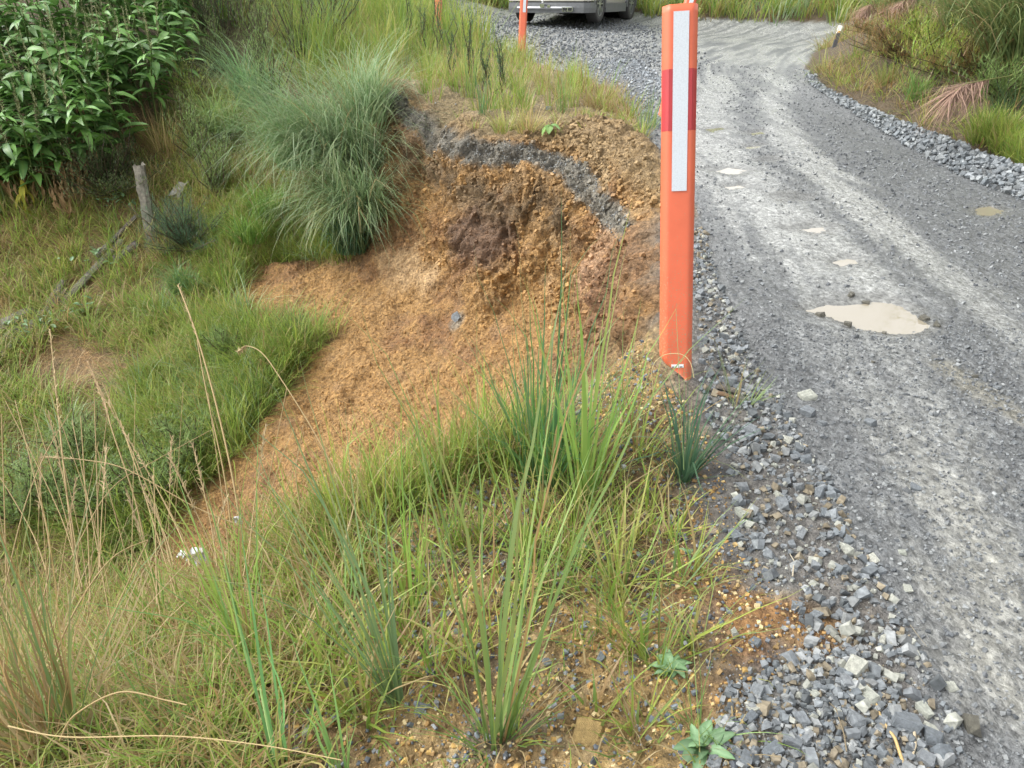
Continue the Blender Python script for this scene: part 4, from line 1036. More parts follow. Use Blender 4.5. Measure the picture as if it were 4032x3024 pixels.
# big drooping clumps
GT = 'drooping blue green tussocks beside the slip'
def tussock(px, py, D, h, label, n, az0, azs=1.0, pal=BLUE, w=.011, r=.22, curve=(1.0, 2.1), lean=(.05, .7), group=GT, name='tussock', K=9):
    p = Vector(at(px, py, D)); me = tuft_mesh('blades', n, (h * .5, h * 1.15), w, pal, lean, curve, r, K, .03, az0, azs)
    o = link(bpy.data.objects.new(name, me)); o.location = p; tag(o, label, 'tussock', group); return o
tussock(350, 165, 8.5, 1.75, 'largest blue green tussock fountaining over the left end of the slip', 1300, 3.9, 1.0, r=.34, lean=(.2, 1.1), curve=(1.0, 2.2))
tussock(362, 215, 7.9, 1.3, 'lower blue green tussock hanging down beside the bare clay', 900, 4.2, .9, r=.24, lean=(.2, 1.1), curve=(1.0, 2.2))
tussock(365, 120, 8.8, 1.3, 'upper tussock arching right onto the grey gravel layer', 520, 5.4, 1.3, r=.25)
tussock(305, 165, 8.8, 1.5, 'left hand tussock of paler blades above the green grass', 600, 3.7, 1.1, pal=[(0.19, 0.33, 0.13), (0.23, 0.39, 0.14), (0.16, 0.28, 0.12)], r=.3)
tussock(258, 105, 10.3, 1.25, 'tussock with thin arching blades beside the ginger', 420, 3.3, 1.4, pal=[(0.14, 0.26, 0.12), (0.19, 0.32, 0.13)], r=.25)
tussock(352, 250, 7.6, .8, 'green tussock at the foot of the hanging grass', 420, 4.5, 1.4, pal=[(.16, .27, .11), (0.07, 0.16, 0.09), (0.10, 0.22, 0.10)], r=.16)
tussock(225, 130, 9.8, .8, 'sprawling green tussock above the dead post', 320, 4.4, 1.5, pal=[(0.17, 0.29, 0.09), (0.26, 0.33, 0.10)], r=.2)
tussock(212, 425, 6.0, .62, 'pale blue green tussock low on the grassy slope', 170, 3.7, 1.0, pal=[(0.23, 0.41, 0.23), (0.17, 0.29, 0.13)], r=.09)
tussock(255, 425, 5.9, .5, 'dark tussock beside the talus fan', 160, 4.2, 1.2, pal=[(0.09, 0.17, 0.09), (0.13, 0.23, 0.10)], r=.09)
tussock(300, 345, 6.6, .42, 'small dark green tussock at the edge of the orange slump', 130, 2.6, .9, pal=[(0.12, 0.23, 0.09)], r=.08, curve=(.2, 1.0))
tussock(215, 345, 6.9, .5, 'bright green tussock in the middle of the slope', 260, 4.2, 1.5, pal=GREEN, r=.13)
tussock(160, 385, 6.5, .5, 'green tussock below the timber', 260, 4.2, 1.5, pal=GREEN, r=.15)
tussock(255, 335, 7.0, .5, 'green tussock under the orange slump', 260, 4.2, 1.5, pal=GREEN, r=.15)
tussock(185, 290, 7.8, .5, 'mid green tussock right of the timber', 260, 4.2, 1.5, pal=[(0.14, 0.28, 0.09), (0.17, 0.32, 0.12)], r=.15)
tussock(250, 240, 8.1, .6, 'mid green tussock right of the round shrub', 260, 4.2, 1.5, pal=[(0.17, 0.32, 0.07), (0.23, 0.36, 0.07)], r=.18)
tussock(270, 215, 8.5, .7, 'bright green tussock above the round shrub', 260, 4.2, 1.5, pal=[(0.17, 0.32, 0.07), (0.23, 0.36, 0.07)], r=.18)
# right-hand bank tussocks and plumes
GR = 'toetoe tussocks on the right bank'
def rb_pt(px, py):
    return hit(px, py)
def tussock_at(p, h, label, n, az0, azs, pal, w, r, curve=(.8, 1.8), lean=(.1, .8), group=GR, name='toetoe'):
    me = tuft_mesh('blades', n, (h * .5, h * 1.15), w, pal, lean, curve, r, 9, .08, az0, azs)
    o = empty(name, p); lf = link(bpy.data.objects.new('leaves', me), o); tag(o, label, 'tussock', group); return o
TT_ = [(.20, .29, .11), (.26, .34, .13), (.32, .36, .14)]
toe1 = tussock_at(rb_pt(1012, 58), 1.7, 'large toetoe with long arching leaves at the right edge, pink plume below', 420, 3.4, .8, TT_, .020, .25)
toe2 = tussock_at(rb_pt(900, 22), 1.3, 'toetoe with drooping leaves high on the bank above the bend', 330, 3.6, 1.2, TT_, .016, .25)
toe3 = tussock_at(rb_pt(962, 28), 1.4, 'toetoe between the two larger ones at the top of the bank', 330, 3.6, 1.2, TT_, .016, .25)
tussock_at(rb_pt(915, 100), .40, 'bright green clump at the foot of the bank', 150, 3.8, 1.4, [(0.25, 0.41, 0.12), (0.20, 0.35, 0.10)], .010, .10, (.2, .9), (.1, .7), 'clumps on the right bank', 'grass_clump')
tussock_at(rb_pt(885, 85), .35, 'yellow green clump left of the bright one on the bank', 130, 3.8, 1.4, [(0.32, 0.39, 0.12), (0.26, 0.29, 0.10)], .010, .10, (.2, .9), (.1, .7), 'clumps on the right bank', 'grass_clump')
tussock_at(rb_pt(1005, 120), .4, 'dark green feathery clump on the right bank', 160, 3.8, 1.5, DARK + [(0.10, 0.19, 0.09)], .009, .14, (.2, .9), (.1, .9), 'clumps on the right bank', 'grass_clump')
def tube_pts(pts, r0, r1, sides=5):
    V_, Q_ = [], []
    pts = [Vector(p) for p in pts]; n = len(pts)
    for i, p in enumerate(pts):
        d = (pts[min(i + 1, n - 1)] - pts[max(i - 1, 0)]).normalized(); a = d.orthogonal().normalized() if i == 0 else (a - d * a.dot(d)).normalized(); b = d.cross(a)
        r = r0 + (r1 - r0) * i / (n - 1)
        for k in range(sides):
            t = 2 * math.pi * k / sides; V_.append(p + a * (math.cos(t) * r) + b * (math.sin(t) * r))
    for i in range(n - 1):
        for k in range(sides): Q_.append((i * sides + k, i * sides + (k + 1) % sides, (i + 1) * sides + (k + 1) % sides, (i + 1) * sides + k))
    return np.array([tuple(v) for v in V_]), np.array(Q_)
def tube(name, pts, r0, r1, colr, mat, parent=None, sides=5):
    V_, Q_ = tube_pts(pts, r0, r1, sides); return np_obj(name, V_, Q_, None, mat, np.tile(np.array(colr), (len(V_), 1)), smooth=True, parent=parent)
def plume(parent, pts, label=None, colr=(.33, .22, .17)):
    """drooping flower head: a stalk with hanging hair-like branchlets"""
    pts = [Vector(p) - parent.location for p in pts]
    tube('plume_stalk', pts, .007, .003, (.26, .27, .1), M_stem, parent)
    n = 260; root = []
    seg = len(pts) - 1
    for i in range(n):
        t = .45 + .55 * i / n; s_ = t * seg; k = min(int(s_), seg - 1); root.append(tuple(pts[k].lerp(pts[k + 1], s_ - k)))
    root = np.array(root); base = pick([colr, (colr[0] * 1.2, colr[1] * 1.2, colr[2] * 1.15)], n)
    V_, q, t_, c = blades(root, rng.uniform(2.2, 4.4, n), rng.uniform(1.6, 2.5, n), rng.uniform(.22, .50, n), .009, rng.uniform(.2, .7, n), 5, base, base * 1.1)
    np_obj('plume', V_, q, t_, M_dead, c, smooth=True, parent=parent)
zt = 5.9
plume(toe1, [campt(1040, 60, 7.2), campt(1010, 76, 6.6), campt(985, 80, 6.2), campt(965, 84, 6.0), campt(954, 92, 5.95)])
plume(toe2, [campt(940, 20, 10.3), campt(925, -2, 9.8), campt(905, 0, 9.4), campt(892, 14, 9.2)])
plume(toe3, [campt(1000, 10, 9.5), campt(985, -8, 9.0), campt(970, -6, 8.7), campt(950, 8, 8.5)])
plume(toe2, [campt(895, 20, 10.6), campt(882, 4, 10.3), campt(872, 4, 10.1), campt(866, 14, 10.0)])

# ------------------------------------------------------------------ dry stalks leaning over the near bank
GS_ = 'dry grass stalks on the near bank'
def stalk(pts, D0, D1, label, w=.0035, head=0, col_=(.34, .25, .12), headcol=(.40, .31, .18)):
    """pts: photo positions from the root to the tip; depths from D0 to D1"""
    n = len(pts); P_ = [campt(p[0], p[1], D0 + (D1 - D0) * i / (n - 1)) for i, p in enumerate(pts)]
    o = empty('dry_stalk', P_[0])
    # smooth the path
    S = []
    for i in range(n - 1):
        a = P_[max(i - 1, 0)]; b_ = P_[i]; c_ = P_[i + 1]; d = P_[min(i + 2, n - 1)]
        for k in range(6):
            t = k / 6; S.append(.5 * ((2 * b_) + (c_ - a) * t + (2 * a - 5 * b_ + 4 * c_ - d) * t * t + (3 * b_ - a - 3 * c_ + d) * t ** 3))
    S.append(P_[-1]); S = [s_ - P_[0] for s_ in S]
    tube('stem', S, w * .5, w * .3, col_, M_stem, o, 5)
    if head:
        m = len(S); nh = 46; root = np.array([tuple(S[-1].lerp(S[max(0, m - 1 - int(head))], i / nh)) for i in range(nh)]); dr = (S[-1] - S[max(0, m - 1 - int(head))]).normalized()
        az = math.atan2(dr.y, dr.x); th = math.acos(max(-1, min(1, dr.z)))
        base = pick([headcol], nh, .2); V_, q, t_, c = blades(root, az + rng.normal(0, .4, nh), th + rng.normal(0, .45, nh), rng.uniform(.012, .03, nh), .0045, rng.uniform(-.3, .3, nh), 3, base, base)
        np_obj('seed_head', V_, q, t_, M_dead, c, parent=o)
    tag(o, label, 'grass stalk', GS_); return o
stalk([(300, 560), (250, 530), (197, 508), (128, 470), (85, 460), (43, 457)], 2.3, 2.5, 'pale arching stalk with a drooping seed head pointing left', .005, 5)
stalk([(70, 560), (110, 490), (160, 458), (215, 428)], 2.2, 2.6, 'straight pale stalk rising to the right across the gully', .0035)
stalk([(0, 610), (23, 512), (45, 455), (68, 416)], 2.1, 2.4, 'bent pale stalk at the left edge', .004)
stalk([(380, 560), (341, 482), (310, 425), (281, 379), (262, 353), (246, 346), (238, 352)], 2.1, 2.5, 'long slender stalk with a nodding head in front of the clay', .0045, 6)
stalk([(245, 560), (233, 480), (215, 400), (195, 330), (178, 285)], 2.5, 2.9, 'tall straight buff stalk leaning left', .008, 7)
stalk([(235, 570), (225, 480), (208, 400), (197, 340)], 2.5, 2.8, 'buff stalk just left of the tallest leaning one', .006)
stalk([(75, 560), (64, 470), (57, 400), (50, 330)], 2.5, 2.9, 'tall buff stalk with a fuzzy head near the left edge', .007, 9)
stalk([(150, 570), (135, 500), (112, 430), (104, 400), (88, 362)], 2.5, 2.8, 'stalk with a thick brown seed spike', .006, 9, headcol=(.40, .29, .17))
stalk([(190, 640), (165, 560), (140, 480), (120, 420)], 2.2, 2.6, 'brown stalk standing behind the crossing pale ones', .005)
stalk([(30, 640), (50, 560), (35, 480), (15, 400)], 2.2, 2.6, 'brown stalk leaning left at the left edge', .005)
stalk([(110, 620), (96, 540), (82, 470), (72, 420)], 2.2, 2.6, 'slim brown stalk left of the spiked one', .004)
stalk([(8, 726), (66, 737), (170, 736), (260, 745), (341, 760)], 1.45, 1.30, 'long pale stem lying across the bottom left corner', .0032, col_=(.38, .29, .14))
stalk([(40, 700), (70, 620), (110, 560), (148, 540)], 1.8, 2.0, 'kinked pale stem with a broken joint', .005)
stalk([(148, 540), (120, 600), (98, 650), (90, 690)], 2.0, 1.8, 'broken half of the kinked pale stem', .004)
stalk([(60, 740), (75, 715), (120, 692), (165, 700), (187, 705)], 1.6, 1.55, 'arched straw blade over the bottom left ground', .005)
stalk([(300, 510), (296, 470), (303, 425)], 2.15, 2.2, 'short pinkish upright stalk before the talus', .003)
stalk([(262, 520), (281, 460), (294, 428)], 2.2, 2.35, 'thin stalk leaning right before the talus', .003)
stalk([(240, 600), (262, 540), (290, 480), (304, 432)], 2.0, 2.3, 'longer stalk leaning right before the talus', .003)
stalk([(655, 400), (652, 370), (662, 356), (680, 354), (690, 362), (694, 378)], 2.42, 2.3, 'single curled straw looping in front of the post', .0026, col_=(.5, .42, .22))
stalk([(684, 470), (680, 400), (678, 350), (676, 310)], 2.1, 2.3, 'one thin green stalk crossing the lower half of the post', .0022, col_=(.16, .22, .08))
for i in range(36):
    x0_ = rng.uniform(0, 260); D_ = rng.uniform(1.9, 2.6); dx = rng.normal(-15, 30); yb = rng.uniform(560, 640); yt = rng.uniform(380, 500)
    stalk([(x0_, yb), (x0_ + dx * .3, (yb * .6 + yt * .4)), (x0_ + dx, yt)], D_, D_ + .2, 'plain thin buff stalk among the dry stalks at the lip of the near bank', rng.uniform(.0025, .005), 4 if i % 3 == 0 else 0)
# ------------------------------------------------------------------ rocks and gravel
def hull_mesh(n, seed, boxy=.5, flat=.6):
    r = random.Random(seed); bm = bmesh.new()
    sx_, sy_ = r.uniform(.8, 1.05), r.uniform(.55, .9)
    for k in range(8):
        v = Vector(((k & 1) * 2 - 1, (k >> 1 & 1) * 2 - 1, (k >> 2 & 1) * 2 - 1)) * .8
        v = Vector((v.x * r.uniform(.45, 1.1), v.y * r.uniform(.45, 1.1), v.z * r.uniform(.6, 1.05)))
        bm.verts.new((v.x * sx_, v.y * sy_, v.z * flat))
    for _ in range(max(0, n - 9)):
        bm.verts.new((r.uniform(-.9, .9) * sx_, r.uniform(-.9, .9) * sy_, r.uniform(-.7, .9) * flat))
    g = bmesh.ops.convex_hull(bm, input=bm.verts)
    bmesh.ops.delete(bm, geom=[e for e in g['geom_interior'] if isinstance(e, bmesh.types.BMVert)], context='VERTS')
    bmesh.ops.triangulate(bm, faces=bm.faces); bmesh.ops.recalc_face_normals(bm, faces=bm.faces)
    bm.verts.index_update(); V_ = np.array([tuple(v.co) for v in bm.verts]); T_ = np.array([[v.index for v in f.verts] for f in bm.faces]); bm.free()
    return V_, T_
small = [hull_mesh(6 + i % 3, 100 + i, .6, .6) for i in range(14)]
def rotm(n):
    q = rng.normal(size=(n, 4)); q[:, 1:3] *= .35; q /= np.linalg.norm(q, axis=1)[:, None]; w, x, y, z = q.T
    return np.stack([np.stack([1 - 2 * (y * y + z * z), 2 * (x * y - z * w), 2 * (x * z + y * w)], 1), np.stack([2 * (x * y + z * w), 1 - 2 * (x * x + z * z), 2 * (y * z - x * w)], 1), np.stack([2 * (x * z - y * w), 2 * (y * z + x * w), 1 - 2 * (x * x + y * y)], 1)], 1)
def gravel(poly, n, s, pal, keep=None, sink=.2, var=.25, zf=None):
    p = rand_in(poly, n, keep); n = len(p)
    z = height(p[:, 0], p[:, 1]) if zf is None else zf(p); size = s[0] * (s[1] / s[0]) ** (rng.uniform(0, 1, n) ** 1.9)
    z = z + size * (.35 - sink)
    return scatter(np.stack([p[:, 0], p[:, 1], z], 1), size, pal, var)
def scatter(P_, size, pal, var=.25):
    n = len(P_); R = rotm(n); c = pick(pal, n, var); kind = rng.integers(0, len(small), n); out = []
    for k, (V_, T_) in enumerate(small):
        m = kind == k; nn = m.sum()
        if nn == 0: continue
        W_ = np.einsum('nij,vj->nvi', R[m], V_) * (size[m] * .5)[:, None, None] + P_[m][:, None, :]
        T2 = (T_[None] + (np.arange(nn) * len(V_))[:, None, None]).reshape(-1, 3)
        out.append((W_.reshape(-1, 3), None, T2, np.repeat(c[m], len(V_), 0)))
    return join(out)
GREY = [(.135, .15, .16), (.175, .19, .20), (.095, .105, .11), (.225, .235, .235), (.20, .17, .12)]
GRAVD = [(.10, .108, .115), (.15, .16, .165), (.20, .21, .21)]
OCH = [(.42, .27, .09), (.46, .33, .15), (.34, .20, .07), (.50, .40, .22)]
NOPUD = lambda x, y: np.min([sdf(q[0], x, y) for q in puddles], 0) > .03
onroad = lambda x, y: (sdf(road_poly, x, y) < 0) & NOPUD(x, y)
fgp = np.array([tuple(p) for p in edge_xy[::-1][3:]] + list(poly_xy([(665, 385), (715, 440), (735, 520), (780, 600), (850, 645), (760, 680), (745, 768)])) + [(.3, .75), (-.55, .75)])
road_near = np.array([(.0, .5), (.95, .6), (1.6, .8), (2.6, 2), (3.9, 4.2), (4.3, 6.3), (3.2, 6.5), (1.2, 6.5), (.8, 4), (.45, 2), (.2, 1)])
notmud = lambda x, y: onroad(x, y) & (rng.uniform(0, 1, len(x)) < np.clip(1.1 - 1.0 * np.max([np.exp(-(dline(l, x, y)[0] / w) ** 2) for l, w in mud_lines], 0), .12, 1))
shoulder_poly = poly_xy([(690, 230), (705, 230), (722, 290), (752, 360), (800, 430), (845, 500), (870, 560), (900, 610), (940, 690), (985, 790), (720, 790), (700, 720), (760, 690), (800, 650), (790, 600), (740, 560), (735, 500), (725, 450), (700, 400), (700, 330), (692, 280)])
wind = np.array([tuple(p[:2]) for p in kx[2:]] + [(3.9, 3.2), (3.45, 3.3)] + [(p[0] - w_, p[1] - w_ * .3) for p, w_ in zip(reversed(kx[3:]), (.62, .58, .5, .38, .25, .15))])
rpoly = road_poly
gp = [gravel(poly_xy([(700, 300), (820, 330), (1024, 330), (1060, 640), (1060, 768), (960, 768), (860, 560), (780, 440), (720, 360)]), 6000, (.005, .018), GRAVD, onroad, .25), gravel(road_near, 5000, (.01, .032), GRAVD, notmud, .25),
      gravel(np.array([(1.0, 5.5), (4.2, 6.2), (4.5, 12), (2, 14), (0, 14), (.8, 8)]), 5000, (.012, .035), GRAVD, notmud, .25)]
V_, q_, t_, c_ = join(gp); o = np_obj('road_gravel', V_, None, t_, M_gravel, c_); tag(o, 'fine dark grey gravel loose on the wet road', 'gravel', kind='stuff')
gp = [gravel(shoulder_poly, 4200, (.004, .030), GREY + [(.28, .285, .25)], None, .2), gravel(shoulder_poly, 260, (.028, .055), GREY + [(.28, .285, .25)], None, .2),
      gravel(poly_xy([(700, 770), (720, 690), (780, 660), (850, 640), (900, 700), (960, 800)]), 1500, (.008, .03), GREY, None, .2)]
V_, q_, t_, c_ = join(gp); o = np_obj('shoulder_gravel', V_, None, t_, M_gravel, c_); tag(o, 'small crushed grey stones along the near road shoulder', 'gravel', kind='stuff')
layby = np.array([(-2.2, 11), (3.4, 11), (4.6, 21), (-2.6, 22)])
gp = [gravel(wind, 4600, (.02, .075), [(.13, .145, .155), (.18, .195, .205), (.22, .235, .24)], None, .0),
      gravel(poly_xy([(575, 60), (640, 60), (660, 75), (680, 120), (660, 130), (625, 92), (575, 72)]), 2200, (.015, .06), [(.20, .22, .235), (.27, .29, .31)], onroad, .1),
      gravel(layby, 3600, (.03, .08), [(.13, .14, .15), (.2, .215, .225)], lambda x, y: onroad(x, y) & (rng.uniform(0, 1, len(x)) < sstep(0, 1.6, -sdf(layby, x, y)) ** 1.5), .1)]
V_, q_, t_, c_ = join(gp); o = np_obj('windrow_gravel', V_, None, t_, M_gravel, c_); tag(o, 'loose grey road metal banked along the far edge and lay-by', 'gravel', kind='stuff')
gp = [gravel(fgp, 9000, (.004, .020), OCH + [(.24, .16, .07), (.18, .11, .05), (.28, .18, .08)], free, .2), gravel(fgp, 5200, (.004, .021), [(.12, .135, .15), (.17, .19, .21), (.09, .10, .115), (.24, .25, .26)], free, .15),
      gravel(verge, 1500, (.008, .03), [(.24, .24, .22), (.35, .29, .18)], free, .15)]
V_, q_, t_, c_ = join(gp); o = np_obj('bank_gravel', V_, None, t_, M_gravel, c_); tag(o, 'mixed ochre and dark grey pebbles on the near bank', 'gravel', kind='stuff')
# crumbs of clay and stones sitting on the slip surface itself
sv = np.where((slip > .9) & (fy > 2.9))[0]
def on_surface(sel, n, s, pal, out=.2, var=.2):
    i = rng.choice(sel, n); size = s[0] * (s[1] / s[0]) ** (rng.uniform(0, 1, n) ** 2.2)
    return scatter(V[i] + Nn[i] * (size * out)[:, None], size, pal, var)
dbs = db[sv] / bandw[sv]
cs = col[sv]
def crumbs(n, s, sel):
    i = rng.choice(sel, n); size = s[0] * (s[1] / s[0]) ** (rng.uniform(0, 1, n) ** 2.2); nn = n
    P_ = V[i] + Nn[i] * (size * .12)[:, None]; R = rotm(n); kind = rng.integers(0, len(small), n); out = []
    cc = col[i] * rng.uniform(.78, 1.22, (n, 1))
    for k, (Vv, T_) in enumerate(small):
        m = kind == k; nn = m.sum()
        W_ = np.einsum('nij,vj->nvi', R[m], Vv) * (size[m] * .5)[:, None, None] + P_[m][:, None, :]
        out.append((W_.reshape(-1, 3), None, (T_[None] + (np.arange(nn) * len(Vv))[:, None, None]).reshape(-1, 3), np.repeat(cc[m], len(Vv), 0)))
    return join(out)
V_, q_, t_, c_ = join([crumbs(7000, (.008, .035), sv), crumbs(1600, (.03, .07), sv[fz[sv] > -2.3]), on_surface(sv[dbs < 1.0], 2200, (.008, .025), [(.17, .18, .18), (.26, .27, .26), (.11, .11, .11)]), crumbs(700, (.03, .06), sv[(dbs < 3) & (dbs > 1)])])
o = np_obj('clay_crumbs', V_, None, t_, M_gravel, c_); tag(o, 'crumbled clay and small stones on the face of the slip', 'clay', kind='stuff')

# individual rocks
big = {}
def rock_mesh(i, mat):
    k = (i, mat.name)
    if k not in big:
        V_, T_ = hull_mesh(10 + i % 4, 500 + i, .85, .62 + .06 * (i % 4))
        big[k] = np_mesh('rock', V_, None, T_, mat)
    return big[k]
def rock(px, py, wpx, mat, label, group, idx=None, flat=1.0, name='rock', cat='stone', D=None, sink=.35):
    p = Vector(hit(px, py)); zc = depth_at(p); s_ = wpx / FPX * zc * .5
    o = link(bpy.data.objects.new(name, rock_mesh(idx if idx is not None else random.randrange(14), mat)))
    o.scale = (s_ * random.uniform(.95, 1.1), s_ * random.uniform(.8, 1.1), s_ * random.uniform(.8, 1.1) * flat)
    o.location = (p.x, p.y, p.z + s_ * (.55 - sink) * flat)
    o.rotation_euler = (random.uniform(-.3, .3), random.uniform(-.3, .3), random.uniform(0, 6.28))
    tag(o, label, cat, group); return o
X3 = lambda cx, cy: ((2688 + cx / 1.646) / 3.9375, (2016 + cy / 1.646) / 3.9375)
X2 = lambda cx, cy: ((2688 + cx / 1.646) / 3.9375, (1008 + cy / 1.646) / 3.9375)
GK = 'loose stones along the near road edge'
sp = [(X3, 410, 85, 105, M_pale, 'pale cream stone at the top of the stony shoulder beside red soil'), (X3, 1100, 1060, 190, M_pale, 'largest pale greenish stone, middle of the shoulder'),
      (X3, 1395, 1090, 95, M_pale, 'round pale stone right of the largest pale one'), (X3, 850, 1195, 90, M_pale, 'pale wedge stone left of the blue grey stones'),
      (X3, 445, 1315, 125, M_pale, 'long pale stone beside the lower leafy weed'), (X3, 1190, 1155, 60, M_pale, 'small pale stone at the tip of the straw'), (X3, 1560, 1310, 125, M_pale, 'pale grey stone on the right of the shoulder'),
      (X3, 1140, 780, 85, M_pale, 'pale grey angular stone right of the red soil patch'), (X3, 1050, 1140, 130, M_rock, 'blue grey stone tucked under the largest pale stone'),
      (X3, 860, 668, 125, M_rock, 'squarish blue grey slab at the edge of the red soil'), (X3, 745, 610, 100, M_rock, 'blue grey stone left of the squarish slab'), (X3, 925, 605, 105, M_rock, 'tall blue grey stone behind the squarish slab'),
      (X3, 1020, 680, 105, M_rock, 'dark faced stone right of the squarish slab'), (X3, 1110, 1385, 200, M_rock, 'broad blue grey stone left of the straw'), (X3, 1410, 1395, 235, M_rock, 'widest blue grey stone right of the straw'),
      (X3, 1615, 1480, 165, M_rock, 'long grey stone below and right of the widest one'), (X3, 1860, 1410, 190, M_brownrock, 'dark muddy stone sunk in the road at bottom right'), (X3, 1555, 1615, 160, M_rock, 'triangular grey stone cut by the bottom edge'),
      (X3, 780, 1490, 120, M_rock, 'upright blue grey stone near the bottom'), (X3, 760, 1365, 130, M_rock, 'greenish grey stone above the upright one'), (X3, 570, 1590, 165, M_rock, 'large blue stone at the bottom beside the weed'),
      (X3, 480, 1165, 150, M_rock, 'long blue grey stone left of the shoulder'), (X3, 600, 1130, 100, M_rock, 'pointed blue grey stone right of the long one'), (X3, 345, 1450, 85, M_rock, 'stone beside the leaves of the lower weed'),
      (X3, 715, 190, 80, M_rock, 'pointed stone near the top of the shoulder'), (X3, 1035, 140, 110, M_rock, 'flat stone at the road edge near the top'), (X3, 560, 290, 140, M_rock, 'stacked blue stone by the ochre soil'),
      (X3, 1065, 250, 145, M_pale, 'greenish slab stone at the road edge'), (X3, 1240, 320, 95, M_pale, 'pale block at the outer road edge'), (X3, 1280, 385, 80, M_rock, 'grey block below the pale outer block'),
      (X3, 1345, 508, 75, M_rock, 'square grey stone standing on the road edge'), (X3, 1455, 500, 80, M_pale, 'thin pale chip lying out on the road'), (X3, 1420, 262, 80, M_pale, 'flat chip alone on the road surface'),
      (X3, 1725, 1150, 95, M_pale, 'muddy pale stone out on the road near bottom'), (X3, 340, 150, 120, M_rock, 'blue stone left of the cream one at top'), (X3, 400, 1620, 130, M_rock, 'light stone at the bottom edge by the weed'),
      (X2, 1215, 1095, 105, M_rock, 'single grey rock sitting alone in the middle of the gravel road'), (X2, 800, 920, 125, M_pale, 'brownish angular rock at the road edge right of the post'), (X2, 430, 1140, 125, M_rock, 'bulky grey rock below the dark stick'),
      (X2, 900, 1095, 90, M_rock, 'grey rock with a flat top at the road edge'), (X2, 330, 1262, 95, M_rock, 'grey rock touched by the bluish grass clump'), (X2, 800, 1320, 115, M_rock, 'sloping grey slab in the shoulder'),
      (X2, 915, 1372, 90, M_rock, 'sharp grey shard right of the sloping slab'), (X2, 390, 1512, 115, M_rock, 'rounded blue rock by the ochre soil'), (X2, 640, 1630, 140, M_rock, 'broad blue rock in the middle of the shoulder'),
      (X2, 310, 835, 110, M_rock, 'flat grey rock right of the post foot'), (X2, 400, 765, 80, M_rock, 'grey rock above the flat one near the post foot'), (X2, 485, 955, 85, M_rock, 'pale edged rock under the light tuft'),
      (X2, 1500, 1520, 80, M_rock, 'flat shard alone on the grey road'), (X2, 810, 1030, 130, M_rock, 'long flat slab at the road edge'), (X2, 600, 1310, 95, M_rock, 'cracked rock beside the sloping slab'), (X2, 170, 215, 75, M_pale, 'white stone beside the post'),
      (X2, 1560, 435, 85, M_brownrock, 'dark rock in the right end of the big puddle'), (X2, 1640, 475, 75, M_brownrock, 'dark square stone just past the puddle rim'), (X2, 1392, 475, 50, M_brownrock, 'small stone standing in the puddle water'),
      (X2, 1090, 257, 90, M_brownrock, 'flat dark stone behind the big puddle'), (X2, 1195, 292, 60, M_brownrock, 'dark stone at the back rim of the puddle'), (X2, 975, 348, 50, M_brownrock, 'tiny stone in the white part of the puddle'), (X2, 890, 370, 90, M_brownrock, 'low muddy stone on the near rim of the puddle'),
      (X2, 1070, 445, 75, M_brownrock, 'muddy stone on the front rim of the puddle'), (X2, 1300, 520, 50, M_brownrock, 'small stone at the front tip of the puddle'), (X2, 2030, 870, 65, M_rock, 'flat stone by the brown trickle'), (X2, 1885, 800, 50, M_brownrock, 'dark stone above the brown trickle'), (X2, 1230, 705, 35, M_brownrock, 'dark chip in front of the big puddle')]
for i, (f, cx, cy_, w_, m_, lab) in enumerate(sp):
    px_, py_ = f(cx, cy_); rock(px_, py_, w_ / 6.48 * 1.05, m_, lab, GK, idx=i % 14, flat=.9 if w_ > 90 else .75)
